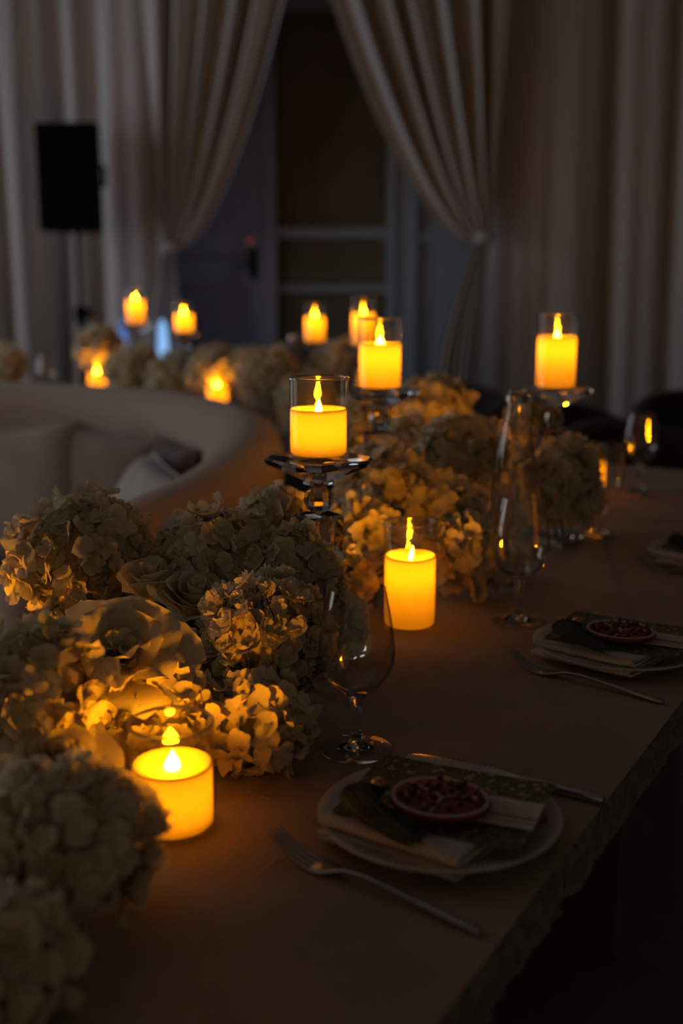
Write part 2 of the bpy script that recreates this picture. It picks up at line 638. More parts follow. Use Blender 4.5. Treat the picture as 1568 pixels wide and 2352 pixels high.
def drape(name, xa, xb, yy, freqs, label, flare=0.04, grooves=()):
    root = empty(name, ((xa + xb) / 2, yy, 0))
    cx = (xa + xb) / 2

    def fn(u, t):
        z = 3.50 * (1 - t) + 0.015 * t
        x = xa + (xb - xa) * u - cx
        x += (u - 0.5) * flare * t
        amp = 0.55 + 0.75 * t
        d = fold_profile(u + 0.012 * math.sin(3 * t + 5 * u), freqs) * amp
        x += 0.35 * fold_profile(u + 0.07, freqs) * amp
        xw = xa + (xb - xa) * u - 0.05 * t
        for gx, gd, gw in grooves:
            d += gd * math.exp(-((xw - gx) / gw) ** 2)
        return (x, d, z)
    v, f = cloth_sheet(fn, 220, 50)
    obj('cloth', mesh('drape_cloth', v, f, M_CURT), root)
    hb = MB().box((0, 0, 3.51), (xb - xa, 0.03, 0.06))
    obj('heading', hb.mesh('heading', M_CURT), root)
    return tag(root, label, 'curtain', 'pale curtains hung along the far wall')


def swag(name, ta, tb, tie, ztie, low, yy, nf, label, ea, eb, ph):
    """top edge from ta to tb, gathered at (tie, ztie), falling to the floor around low; exponents ea, eb shape the two edges"""
    root = empty(name, (tie, yy, 0))
    sgn = 1 if tb > ta else -1

    def fn(u, t):
        T = 0.62
        if t < T:
            h = 1 - t / T
            z = ztie + (3.5 - ztie) * h
            ex = ea + (eb - ea) * u
            hh = min(1.0, max(0.0, (z - ztie) / (2.85 - ztie)))
            g = hh ** ex if z < 2.85 else 1.0 + (z - 2.85) * 0.22 * ex
            half = 0.035 * sgn
            xo = (u - 0.5) * 2 * half
            x = (ta + (tb - ta) * u - tie) * g + xo * (1 - min(1, hh))
            amp = 0.018 + 0.062 * min(1.0, hh * 1.6)
            zz = z - 0.04 * u * (1 - hh) * math.exp(-hh * 6)
        else:
            q = (t - T) / (1 - T)
            z = ztie * (1 - q) + 0.015 * q
            spread = 0.035 + 0.10 * math.sin(min(1, q * 1.5) * PI / 2)
            x = (u - 0.5) * 2 * spread * sgn + (low - tie) * math.sin(min(1, q * 1.4) * PI / 2)
            amp = 0.016 + 0.030 * q
            zz = z
        d = amp * (math.sin(2 * PI * nf * u + ph) + 0.45 * math.sin(2 * PI * nf * 1.7 * u + 1.0 + ph))
        return (x, d, zz)
    v, f = cloth_sheet(fn, 150, 90)
    obj('cloth', mesh('swag_cloth', v, f, M_CURT), root)
    tv, tf = [], []
    prof = []
    for k in range(9):
        a = 2 * PI * k / 8
        prof.append((0.052 + 0.010 * math.cos(a), ztie + 0.03 * math.sin(a)))
    tv, tf = lathe(prof[:-1], 28, closed=True)
    obj('tie_band', mesh('tie_band', tv, tf, M_CURT), root)
    obj('heading', MB().box(((ta + tb) / 2 - tie, 0, 3.51), (abs(tb - ta) * 1.1, 0.03, 0.06)).mesh('heading', M_CURT), root)
    return tag(root, label, 'curtain', 'pale curtains hung along the far wall')


FL = [(9, 0.070, 0.3), (13, 0.045, 1.2), (21, 0.016, 2.0)]
FR = [(3.1, 0.022, 0.4), (6.3, 0.010, 2.2), (15, 0.004, 0.4)]
drape('pleated_curtain', -3.05, -1.42, 7.38, FL, 'pale pleated drape hanging straight behind the black loudspeaker')
drape('pleated_curtain', -1.46, -1.04, 7.22, [(1.2, 0.045, 2.6), (3.1, 0.015, 0.6)],
      'narrow smooth pale drape between the loudspeaker and the doorway', flare=0.06)
swag('tied_curtain', -1.20, -0.32, -1.05, 1.43, -1.10, 7.10, 5.6,
     'pale curtain swept to the left of the doorway, bluish at its tie', 0.85, 0.56, 0.4)
swag('tied_curtain', 1.03, -0.07, 0.86, 1.48, 0.72, 7.10, 6.4,
     'pale curtain swept to the right of the doorway', 0.9, 0.56, 1.4)
drape('pleated_curtain', 0.90, 3.2, 7.28, FR, 'wide pale drape hanging straight to the right of the doorway', flare=0.03,
      grooves=((1.64, 0.13, 0.055), (2.04, 0.12, 0.05), (2.50, 0.12, 0.06), (2.85, 0.1, 0.05), (1.28, 0.03, 0.04)))
rod = empty('curtain_rod', (0, 7.24, 3.55))
rv, rf = tube([(-3.3, 0, 0), (3.4, 0, 0)], 0.018, 12)
obj('rod', mesh('rod', rv, rf, M_ROD), rod)
for xx in (-3.3, 3.4):
    ev, ef = lathe([(0, -0.04), (0.03, -0.025), (0.036, 0), (0.03, 0.025), (0, 0.04)], 16)
    obj('finial', mesh('finial', ev, ef, M_ROD), rod, (xx, 0, 0))
for xx in (-2.2, -1.25, 0.9, 2.3):
    obj('bracket', MB().box((xx, 0.25, 0.0), (0.03, 0.5, 0.03)).mesh('bracket', M_ROD), rod)
tag(rod, 'dark rod carrying the pale curtains along the far wall', 'curtain rod')

# ------------------------------------------------------------------ loudspeaker on its stand
sp = tag(empty('loudspeaker', (-1.53, 6.78, 1.50)), 'black loudspeaker on a pole in front of the pleated drape', 'loudspeaker')
bv = [(-0.18, -0.16, 0), (0.18, -0.16, 0), (0.12, 0.16, 0), (-0.12, 0.16, 0)]
v = [(a, b, 0.0) for a, b, _ in bv] + [(a, b, 0.59) for a, b, _ in bv]
cab = mesh('cabinet', v, [(0, 3, 2, 1), (4, 5, 6, 7), (0, 1, 5, 4), (1, 2, 6, 5), (2, 3, 7, 6), (3, 0, 4, 7)], M_BLACK, False)
co = obj('cabinet', cab, sp)
bvm = co.modifiers.new('bevel', 'BEVEL')
bvm.width = 0.012
bvm.segments = 2
obj('grille', MB().box((0, -0.166, 0.295), (0.33, 0.012, 0.55)).mesh('grille', M_GRILLE), sp)
for sx in (-1, 1):
    tv, tf = tube([(sx * 0.155, -0.05, 0.25), (sx * 0.18, -0.05, 0.26), (sx * 0.18, -0.05, 0.36), (sx * 0.155, -0.05, 0.37)], 0.012, 8)
    obj('side_handle', mesh('side_handle', tv, tf, M_BLACK), sp)
st = tag(empty('speaker_stand', (-1.53, 6.78, 0)), 'black tripod pole stand under the loudspeaker', 'speaker stand')
tv, tf = tube([(0, 0, 0.10), (0, 0, 1.0)], 0.022, 14)
obj('lower_tube', mesh('lower_tube', tv, tf, M_BLACK), st)
tv, tf = tube([(0, 0, 0.9), (0, 0, 1.498)], 0.016, 14)
obj('pole', mesh('pole', tv, tf, M_BLACK), st)
tv, tf = lathe([(0.0, 0.99), (0.034, 0.99), (0.036, 1.0), (0.036, 1.07), (0.03, 1.08), (0.0, 1.08)], 18)
obj('collar', mesh('collar', tv, tf, M_BLACK), st)
tv, tf = tube([(0.02, -0.02, 1.04), (0.075, -0.04, 1.045)], 0.02, 10)
obj('knob', mesh('knob', tv, tf, M_BLACK), st)
for k in range(3):
    a = 2 * PI * k / 3 + 0.5
    tv, tf = tube([(0.02 * math.cos(a), 0.02 * math.sin(a), 0.62), (0.46 * math.cos(a), 0.46 * math.sin(a), 0.014)], 0.012, 8)
    lg = obj('leg', mesh('leg', tv, tf, M_BLACK), st)
    fv, ff = lathe([(0, 0.0), (0.018, 0.001), (0.018, 0.03), (0, 0.034)], 12)
    obj('rubber_foot', mesh('rubber_foot', fv, ff, M_BLACK), lg, (0.46 * math.cos(a), 0.46 * math.sin(a), 0))

# unseen blue-white uplight, added to tint the left tied curtain from the floor
ul = tag(empty('added_uplight', (-0.80, 6.72, 0)), 'unseen floor uplight added to shine bluish onto the left tied curtain', 'uplight')
uv_, uf_ = lathe([(0, 0.001), (0.085, 0.001), (0.09, 0.01), (0.09, 0.11), (0.082, 0.12), (0.078, 0.108), (0.0, 0.106)], 28)
obj('housing', mesh('housing', uv_, uf_, M_BLACK), ul)
uv_, uf_ = lathe([(0, 0.1075), (0.074, 0.1075), (0.07, 0.113), (0, 0.115)], 28)
obj('lens', mesh('lens', uv_, uf_, M_LED), ul)
sl = bpy.data.lights.new('uplight_beam', 'SPOT')
sl.energy = 3.5
sl.color = (0.45, 0.60, 1.0)
sl.spot_size = R(70)
sl.spot_blend = 0.8
sl.shadow_soft_size = 0.06
so = bpy.data.objects.new('uplight_beam', sl)
so.parent = ul
so.location = (0, 0, 0.14)
so.rotation_euler = Vector((-0.24, 0.34, 1.30)).to_track_quat('-Z', 'Y').to_euler()
COL.objects.link(so)

# two added blue glowing tubes, standing in for glints of unknown source
for px_, col_, st_, lab_ in ((-1.246, (0.22, 0.42, 1.0), 0.42, 'added dim blue glowing tube for the glint left below the leftmost raised candle'),
                             (-1.018, (0.30, 0.56, 1.0), 0.95, 'added bright blue glowing tube for the glint between the two left raised candles')):
    tl = empty('glint_tube', (px_, 6.55, 0))
    v, f = lathe([(0, 0), (0.10, 0.0), (0.10, 0.012), (0.03, 0.02), (0.026, 0.06), (0, 0.06)], 24)
    obj('base', mesh('base', v, f, M_BLACK, True, 40), tl)
    v, f = lathe([(0, 0.055), (0.028, 0.055), (0.028, 0.70), (0, 0.70)], 20)
    obj('housing', mesh('housing', v, f, M_BLACK, True, 40), tl)
    v, f = lathe([(0, 0.70), (0.030, 0.70), (0.031, 0.86), (0.026, 0.96), (0.012, 1.005), (0, 1.01)], 20)
    obj('glowing_tube', mesh('glowing_tube', v, f, emission('added_blue_glint', col_, st_), True, 60), tl)
    tag(tl, lab_, 'light', 'added blue glint tubes before the left drape')

# ------------------------------------------------------------------ tables
D = Vector((0.495, 0.869, 0)).normalized()     # along the near table, away from the viewer
N = Vector((D.y, -D.x, 0))                     # across it, towards the seats
E0 = Vector((0.069, 0.694, 0))
RZ = math.atan2(N.y, N.x)                      # local x = across (to the seats), local y = along


def T(s, t, z=TOP):
    p = E0 + D * s + N * t
    return Vector((p.x, p.y, z))


def rough_slab(L, W, th, seed, step=0.012):
    """slab in local x 0..-W (edge at x=0), y 0..L; crisp top, hewn sides"""
    rg = random.Random(seed)
    loop = []
    nx, ny = max(4, int(W / step)), max(4, int(L / step))
    for j in range(ny):
        loop.append((0, L * j / ny, 1, 0))
    for j in range(nx):
        loop.append((-W * j / nx, L, 0, 1))
    for j in range(ny):
        loop.append((-W, L - L * j / ny, -1, 0))
    for j in range(nx):
        loop.append((-W + W * j / nx, 0, 0, -1))
    n = len(loop)
    rows = [0.0, 0.006, 0.02, 0.035, 0.05, 0.064, th]
    v, f = [], []
    for r, zz in enumerate(rows):
        for i, (x, y, nx_, ny_) in enumerate(loop):
            if r == 0:
                k = -0.001
            else:
                k = -0.002 - 0.010 * (0.5 + 0.5 * vnoise(i * 0.35, r * 1.7, seed)) - rg.random() * 0.004
                if r == len(rows) - 1:
                    k -= 0.010 * rg.random()
            dz = 0 if r < len(rows) - 1 else (0.008 * vnoise(i * 0.5, 3.0, seed) + 0.006 * rg.random())
            v.append((x + nx_ * k, y + ny_ * k, -zz + dz))
    for r in range(len(rows) - 1):
        for i in range(n):
            i2 = (i + 1) % n
            f.append((r * n + i, (r + 1) * n + i, (r + 1) * n + i2, r * n + i2))
    side = (v, f)
    top = ([(p[0], p[1], 0.0) for p in v[:n]], [tuple(range(n))])
    bot = ([v[(len(rows) - 1) * n + i] for i in range(n)], [tuple(range(n))[::-1]])
    return top, side, bot


def make_table(name, origin, L, W, rz, label, legs, seed):
    root = empty(name, (origin[0], origin[1], 0), rz)
    top, side, bot = rough_slab(L, W, 0.078, seed)
    me = mesh('table_top', top[0], top[1], M_TABLE, False)
    tt = obj('table_top', me, root, (0, 0, TOP))
    me = mesh('hewn_edge', side[0], side[1], M_ROUGH, False)
    obj('hewn_edge', me, tt)
    obj('underside', mesh('underside', bot[0], bot[1], M_ROUGH, False), tt)
    for lx, ly, sx, sy in legs:
        lo = obj('leg', MB().box((0, 0, 0.335), (sx, sy, 0.67)).mesh('leg', M_BASE), root, (lx, ly, 0))
        b = lo.modifiers.new('bevel', 'BEVEL')
        b.width = 0.01
    return tag(root, label, 'table')


o1 = T(-0.62, 0)
make_table('banquet_table', (o1.x, o1.y), 3.0, 0.92, RZ, 'long stone-topped banquet table with a rough-hewn edge nearest the viewer',
           [(-0.46, 0.62, 0.50, 0.42), (-0.46, 2.1, 0.50, 0.42)], 3)
o2 = T(3.30, -1.35)
make_table('banquet_table', (o2.x, o2.y), 2.9, 0.86, RZ + PI / 2, 'second stone-topped table with candles and flowers behind the curved sofa',
           [(-0.43, 0.6, 0.42, 0.5), (-0.43, 2.3, 0.42, 0.5)], 9)

# ------------------------------------------------------------------ curved sofa and cushions
SCX, SCY = -1.30, 2.58
sofa = tag(empty('curved_sofa', (SCX, SCY, 0)), 'pale curved sofa with a high rounded back, beyond the flowers', 'sofa')


def arc_sweep(prof_fn, a0, a1, n, cap=True):
    v, f = [], []
    m = None
    for i in range(n):
        t = i / (n - 1)
        a = a0 + (a1 - a0) * t
        pr = prof_fn(t, a)
        m = len(pr)
        for r, z in pr:
            v.append((r * math.cos(a), r * math.sin(a), z))
    for i in range(n - 1):
        for k in range(m):
            k2 = (k + 1) % m
            f.append((i * m + k, (i + 1) * m + k, (i + 1) * m + k2, i * m + k2))
    if cap:
        f.append(tuple(range(m)))
        f.append(tuple(range((n - 1) * m, n * m))[::-1])
    return v, f


def rr_prof(ra, rb, za, zb, rad, lean=0.0, k=6):
    """rounded rectangle profile in (r, z)"""
    pts = []
    for cx, cz, s in ((rb - rad, zb - rad, 0), (ra + rad, zb - rad, 90), (ra + rad, za + rad, 180), (rb - rad, za + rad, 270)):
        for j in range(k + 1):
            q = R(s + 90 * j / k)
            pts.append((cx + rad * math.cos(q), cz + rad * math.sin(q)))
    return [(r + lean * (z - za), z) for r, z in pts]


def back_prof(t, a):
    e = min(1.0, min(t, 1 - t) / 0.10)
    hgt = 0.82 + 0.10 * math.sin(e * PI / 2)
    if a < R(10):
        hgt -= 0.06 * min(1, (R(10) - a) / R(35))
    return rr_prof(0.95, 1.13, 0.06, hgt, 0.088, 0.05)


A0, A1 = R(-46), R(172)
v, f = arc_sweep(back_prof, A0, A1, 70)
obj('backrest', mesh('backrest', v, f, M_SOFA, True), sofa)
v, f = arc_sweep(lambda t, a: rr_prof(0.36, 0.99, 0.05, 0.30, 0.04), A0 + 0.02, A1 - 0.02, 60)
obj('base', mesh('base', v, f, M_SOFA, True), sofa)
for k in range(3):
    a0 = A0 + 0.03 + (A1 - A0 - 0.06) * k / 3
    a1 = A0 + 0.03 + (A1 - A0 - 0.06) * (k + 1) / 3 - 0.012
    v, f = arc_sweep(lambda t, a: rr_prof(0.34, 0.96, 0.295, 0.45, 0.06), a0, a1, 24)
    obj('seat_cushion', mesh('seat_cushion', v, f, M_SOFA, True), sofa)
for k in range(4):
    a = A0 + 0.25 + (A1 - A0 - 0.5) * k / 3
    for r in (0.5, 1.08):
        lv, lf = lathe([(0, 0), (0.02, 0.0), (0.026, 0.06), (0, 0.06)], 12)
        obj('leg', mesh('leg', lv, lf, M_CHLEG), sofa, (r * math.cos(a), r * math.sin(a), 0))


def cushion(loc, size, thick, rot, m, label):
    n = 21
    v, f = [], []
    for side in (1, -1):
        for i in range(n):
            for j in range(n):
                a, b = -1 + 2 * i / (n - 1), -1 + 2 * j / (n - 1)
                e = (1 - a ** 4) * (1 - b ** 4)
                pin = 1 - 0.06 * (1 - abs(a)) * (abs(b) ** 3) - 0.0
                x = a * size[0] / 2 * (1 - 0.07 * (1 - a * a) * 0 - 0.06 * (1 - b * b) * 0 + 0.0) * (1 - 0.05 * (1 - abs(b)) ** 0.5 * abs(a) ** 6)
                y = b * size[1] / 2 * (1 - 0.05 * (1 - abs(a)) ** 0.5 * abs(b) ** 6) * pin
                z = side * thick / 2 * max(0.0, e) ** 0.42 * (1 + 0.10 * vnoise(a * 2 + loc[0] * 9, b * 2, side))
                v.append((x, y, z))
    f += grid_faces(n, n, 0)
    f += grid_faces(n, n, n * n, True)
    root = empty('throw_cushion', loc)
    root.rotation_euler = rot
    obj('cover', mesh('cover', v, f, m, True), root)
    edge = []
    for k in range(4 * (n - 1)):
        s, q = divmod(k, n - 1)
        t = -1 + 2 * q / (n - 1)
        a, b = [(t, -1), (1, t), (-t, 1), (-1, -t)][s]
        edge.append((a * size[0] / 2 * (1 - 0.05 * (1 - abs(b)) ** 0.5 * abs(a) ** 6), b * size[1] / 2 * (1 - 0.05 * (1 - abs(a)) ** 0.5 * abs(b) ** 6), 0))
    edge.append(edge[0])
    pv, pf = tube(edge, 0.004, 6)
    obj('piping', mesh('piping', pv, pf, m), root)
    return tag(root, label, 'cushion', 'throw cushions on the curved sofa')


cushion((-0.675, 3.13, 0.650), (0.38, 0.38), 0.15, (R(76), R(6), R(-30)), M_CUSH_M, 'taupe throw cushion standing upright on the curved sofa, dark along its right side')
cushion((-0.92, 3.16, 0.645), (0.40, 0.40), 0.16, (R(72), R(-6), R(-8)), M_CUSH_L, 'pale throw cushion leaning at the left of the curved sofa')
cushion((-0.475, 2.98, 0.675), (0.32, 0.30), 0.10, (R(74), R(0), R(-62)), M_CUSH_B, 'small dark brown throw cushion tucked against the sofa back')
cushion((-0.50, 2.74, 0.630), (0.38, 0.36), 0.14, (R(60), R(4), R(-66)), M_CUSH_L, 'ivory throw cushion leaning in front of the small dark brown one')

# ------------------------------------------------------------------ dark chairs


def tub_chair():
    root = empty('tub_chair')
    v, f = [], []
    n = 40
    for i in range(n):
        t = i / (n - 1)
        a = R(-20 + 220 * t)
        e = math.sin(PI * t)
        top = 0.60 + 0.20 * e ** 0.6
        pr = rr_prof(0.235, 0.305, 0.30, top, 0.034, 0.06, 4)
        for r, z in pr:
            v.append((r * math.cos(a), r * math.sin(a), z))
        m = len(pr)
    for i in range(n - 1):
        for k in range(m):
            k2 = (k + 1) % m
            f.append((i * m + k, (i + 1) * m + k, (i + 1) * m + k2, i * m + k2))
    f.append(tuple(range(m)))
    f.append(tuple(range((n - 1) * m, n * m))[::-1])
    obj('backrest', mesh('backrest', v, f, M_DARK, True), root)
    sv, sf = lathe([(0, 0.34), (0.20, 0.34), (0.235, 0.36), (0.24, 0.42), (0.215, 0.455), (0, 0.465)], 32)
    obj('seat', mesh('seat', sv, sf, M_DARK, True), root)
    for k in range(4):
        a = PI / 4 + k * PI / 2
        tv, tf = tube([(0.17 * math.cos(a), 0.17 * math.sin(a), 0.345), (0.225 * math.cos(a), 0.225 * math.sin(a), 0.0)], [0.018, 0.011], 10)
        obj('leg', mesh('leg', tv, tf, M_CHLEG), root)
    return root


CH = [((0.98, 3.38), RZ + PI / 2 - PI / 2 + R(60), 'black tub chair at the end of the near table'),
      ((0.84, 4.05), R(30), 'dark tub chair standing behind the tall candle on the right'),
      ((1.45, 4.35), R(10), 'dark tub chair farthest to the right, against the wide drape'),
      ((0.40, 4.74), R(-10), 'dark tub chair on the far side of the second table, right of the doorway')]
ch0 = tub_chair()
for i, (p, rz, lab) in enumerate(CH):
    c = ch0 if i == 0 else copy_tree(ch0)
    c.location = (p[0], p[1], 0)
    c.rotation_euler = (0, 0, rz)
    tag(c, lab, 'chair', 'dark tub chairs around the tables')

# ------------------------------------------------------------------ candles and crystal stands
flame_me = {}


def flame_mesh(flat, m=None):
    prof = [(0.0, 0.0), (0.0056, 0.0010), (0.0078, 0.0040), (0.0075, 0.0078), (0.0056, 0.0120), (0.0031, 0.0163), (0.0012, 0.0200), (0.0, 0.0215)]
    v, f = lathe(prof, 20)
    return mesh('flame', [(x, y * flat, z) for x, y, z in v], f, m or M_FLAME, True)


FLAME_W, FLAME_N, FLAME_D = flame_mesh(0.55), flame_mesh(0.40), flame_mesh(0.55, M_FLAME_DIM)
GR = 0.039
_cmesh = {}
_rv, _rf = lathe([(GR - 0.001 + 0.0017 * math.cos(2 * PI * k / 10), 0.0016 * math.sin(2 * PI * k / 10)) for k in range(10)], 64, closed=True)
RIM = mesh('rim', _rv, _rf, M_GLASS, True)


def candle(loc, wax_h, glass_h, label, group=None, tilt=0.0, yaw=0.0, lamp=1.0, flame=FLAME_W):
    key = (wax_h, glass_h)
    if key not in _cmesh:
        g = GR
        prof = [(0, 0.0), (g - 0.002, 0.0), (g, 0.002), (g, glass_h - 0.003), (g + 0.0004, glass_h - 0.0015), (g - 0.0006, glass_h - 0.0002), (g - 0.0018, glass_h - 0.0002), (g - 0.0028, glass_h - 0.0015), (g - 0.0020, glass_h - 0.003),
                (g - 0.0020, 0.004), (0, 0.004)]
        gv, gf = lathe(prof, 56)
        gm = mesh('glass_cylinder', gv, gf, M_TGLASS, True, 40)
        wr = g - 0.0024
        prof = [(0, 0.0045), (wr - 0.003, 0.0045), (wr, 0.0075), (wr, wax_h - 0.002), (wr - 0.001, wax_h), (wr - 0.003, wax_h - 0.0005),
                (wr - 0.006, wax_h - 0.006), (wr * 0.5, wax_h - 0.0085), (0, wax_h - 0.0085)]
        wv, wf = lathe(prof, 56)
        wm = mesh('wax', wv, wf, M_WAX, True, 60)
        hv_, hf_ = lathe([(0, 0.005), (0.024, 0.005), (0.024, 0.020), (0.022, 0.022), (0, 0.022)], 24)  # unseen plug added inside the wax to shade its lower wall from the lamp
        hm = mesh('shade_plug', hv_, hf_, M_BLACK, True, 40)
        _cmesh[key] = (gm, wm, hm)
    gm, wm, hm = _cmesh[key]
    root = empty('pillar_candle', loc, yaw)
    gc = obj('glass_cylinder', gm, root)
    obj('rim', RIM, gc, (0, 0, glass_h))
    wx = obj('wax', wm, root)
    obj('shade_plug', hm, wx)
    fo = obj('flame', flame, wx, (0, 0, wax_h - 0.0085), (tilt, tilt * 0.6, 0))
    l = bpy.data.lights.new('led_glow', 'POINT')
    l.energy = 0.21 * lamp * (1.25 if wax_h > 0.07 else 1.0)
    l.color = (1.0, 0.30, 0.002)
    l.shadow_soft_size = 0.014
    lo = bpy.data.objects.new('led_glow', l)
    lo.parent = root
    lo.location = (0, 0, wax_h - 0.023)
    COL.objects.link(lo)
    return tag(root, label, 'candle', group or 'glowing pillar candles in glass cylinders')


def crystal_stand(loc, h, label, rz=0.6):
    """dish, faceted neck and ball on a square crystal column; candle sits on the dish at height h"""
    root = empty('crystal_candlestick', loc, rz)
    # dish: chamfered square plate tapering below

    def sq(r, z, c):
        k = r * c
        return [(r, -k, z), (r, k, z), (k, r, z), (-k, r, z), (-r, k, z), (-r, -k, z), (-k, -r, z), (k, -r, z)]
    rings = [sq(0.019, h - 0.030, 0.45), sq(0.028, h - 0.025, 0.5), sq(0.058, h - 0.009, 0.60), sq(0.061, h - 0.003, 0.62), sq(0.058, h, 0.60)]

    def stack(rings):
        v, f = [], []
        for r in rings:
            v += r
        for i in range(len(rings) - 1):
            for k in range(8):
                k2 = (k + 1) % 8
                f.append((i * 8 + k, i * 8 + k2, (i + 1) * 8 + k2, (i + 1) * 8 + k))
        f.append(tuple(range(8))[::-1])
        f.append(tuple(range((len(rings) - 1) * 8, len(rings) * 8)))
        return v, f
    v, f = stack(rings)
    obj('dish', mesh('dish', v, f, M_CRYSTAL, False), root)
    v, f = stack([sq(0.010, h - 0.0375, 0.414), sq(0.020, h - 0.034, 0.414), sq(0.018, h - 0.0305, 0.414)])
    obj('collar', mesh('collar', v, f, M_CRYSTAL, False), root)
    bc, br = h - 0.0562, 0.0195
    prof = []
    for k in range(8):
        a = -PI / 2 + PI * k / 7
        prof.append((br * math.cos(a) if 0 < k < 7 else 0.0, bc + br * math.sin(a)))
    v, f = lathe(prof, 10)
    obj('faceted_ball', mesh('faceted_ball', v, f, M_CRYSTAL, False), root)
    ct = bc - br + 0.0005
    v, f = stack([sq(0.023, 0.018, 0.86), sq(0.025, 0.020, 0.86), sq(0.025, ct - 0.003, 0.86), sq(0.022, ct, 0.86)])
    obj('column', mesh('column', v, f, M_CRYSTAL, False), root)
    v, f = stack([sq(0.046, 0.0, 0.86), sq(0.048, 0.003, 0.86), sq(0.048, 0.013, 0.86), sq(0.043, 0.0175, 0.86)])
    obj('foot', mesh('foot', v, f, M_CRYSTAL, False), root)
    return tag(root, label, 'candlestick', 'crystal candlesticks on the tables')


def P3(x, y, z=TOP + 0.0005):
    return Vector((x, y, z))


candle(P3(-0.155, 0.973), 0.064, 0.103, 'short glowing candle in front of the flowers, closest to the viewer', yaw=0.3, tilt=R(3), lamp=0.82)
candle(P3(0.099, 1.593), 0.107, 0.154, 'tall glowing candle standing on the table behind the empty wine glass', yaw=1.25, tilt=R(9), lamp=1.0, flame=FLAME_N)
candle(P3(-0.149, 1.80), 0.066, 0.128, 'candle hidden behind the flowers, only its glass rim showing', lamp=0.35, flame=FLAME_D)
candle(T(0.28, -0.80, TOP + 0.0005), 0.066, 0.11, 'candle off behind the hydrangea at the left edge, seen by its glow')
candle(P3(0.175, 2.28), 0.085, 0.13, 'candle among the blossoms left of the water bottle, seen by its glow')
candle(P3(0.578, 2.62), 0.075, 0.115, 'low candle half hidden by the blossoms right of the water bottle')
candle(P3(0.30, 2.80), 0.105, 0.15, 'candle hidden behind the dark blossom left of the water bottle')
STANDS = [(-0.030, 1.47, 0.268, 0.064, 0.103, 'short glowing candle on the crystal stand in the middle of the photo', 'crystal stand rising from the flowers in the middle of the photo', 0.62),
          (0.067, 2.00, 0.305, 0.081, 0.122, 'glowing candle on a crystal stand just behind the middle one', 'crystal stand just behind the middle one', 0.2),
          (0.403, 2.15, 0.292, 0.098, 0.137, 'glowing candle on a crystal stand above the blossoms, right of the water bottle', 'crystal stand among blossoms, right of the water bottle', 0.9),
          (-0.82, 4.60, 0.312, 0.098, 0.137, 'leftmost candle raised on a stand on the second table', 'leftmost crystal stand on the second table', 0.4),
          (-0.615, 4.50, 0.283, 0.075, 0.115, 'second candle from the left raised on a stand on the second table', 'second crystal stand from the left on the second table', 0.1),
          (-0.097, 4.20, 0.263, 0.095, 0.137, 'candle on a stand on the second table, in front of the doorway middle', 'crystal stand on the second table in front of the doorway', 0.5),
          (0.070, 3.72, 0.280, 0.105, 0.150, 'rightmost stand candle of the second table, half behind a nearer candle', 'rightmost crystal stand on the second table', 0.8)]
for x, y, h, wh, gh, lab, slab_, rz in STANDS:
    crystal_stand(P3(x, y), h, slab_, rz)
    candle(P3(x, y, TOP + h + 0.0008), wh, gh, lab, yaw=rz * 2, tilt=R(2), lamp=1.15 if y < 3 else 1.45)
candle(P3(-1.006, 4.70), 0.115, 0.16, 'low candle under the lit blossom at the left end of the second table')
candle(P3(-0.442, 4.05), 0.120, 0.16, 'low candle just above the sofa back on the second table')

# ------------------------------------------------------------------ wine glasses and bottles


def wine_glass_meshes():
    outer = [(0.0385, 0.0008), (0.0388, 0.0020), (0.034, 0.0030), (0.020, 0.0052), (0.010, 0.0085), (0.0062, 0.013), (0.0050, 0.020), (0.0048, 0.032),
             (0.0055, 0.046), (0.0075, 0.057), (0.0115, 0.064)]
    fv, ff = lathe([(0, 0.0)] + [(0.037, 0.0)] + outer[:4] + [(0, 0.0052)], 48)
    sv_, sf_ = lathe([(0, 0.0050)] + [(0.0198, 0.00525)] + outer[4:] + [(0, 0.0645)], 32)
    wall = 0.0012
    bo = [(0.0115, 0.064), (0.020, 0.070), (0.030, 0.0795), (0.0375, 0.092), (0.0408, 0.106), (0.0402, 0.122), (0.0380, 0.140), (0.0350, 0.158), (0.0322, 0.172), (0.0305, 0.181)]
    # finer outline
    ob = []
    for i in range(len(bo) - 1):
        for k in range(3):
            t = k / 3
            p0 = bo[max(i - 1, 0)]
            p1, p2 = bo[i], bo[i + 1]
            p3 = bo[min(i + 2, len(bo) - 1)]
            q = []
            for c in (0, 1):
                q.append(0.5 * (2 * p1[c] + (p2[c] - p0[c]) * t + (2 * p0[c] - 5 * p1[c] + 4 * p2[c] - p3[c]) * t * t + (3 * p1[c] - p0[c] - 3 * p2[c] + p3[c]) * t ** 3))
            ob.append(tuple(q))
    ob.append(bo[-1])
    inner = [(max(0.0, r - wall - 0.002 * max(0, (0.085 - z) / 0.02)), z + (0.0028 if z < 0.075 else 0.0006)) for r, z in ob]
    inner[-1] = (bo[-1][0] - wall, bo[-1][1])
    prof = [(0, 0.0642)] + ob + inner[::-1]
    prof = prof[:-2] + [(0, 0.0705)]
    bv, bf = lathe(prof, 56)
    return mesh('foot', fv, ff, M_TGLASS, True, 50), mesh('stem', sv_, sf_, M_GLASS, True, 50), mesh('bowl', bv, bf, M_BOWL, True, 60)


WG_F, WG_S, WG_B = wine_glass_meshes()


def wine_glass(p, label, sc=1.0):
    r = empty('wine_glass', p)
    r.scale = (sc, sc, sc)
    obj('foot', WG_F, r)
    obj('stem', WG_S, r)
    obj('bowl', WG_B, r)
    return tag(r, label, 'wine glass', 'empty stemmed wine glasses')


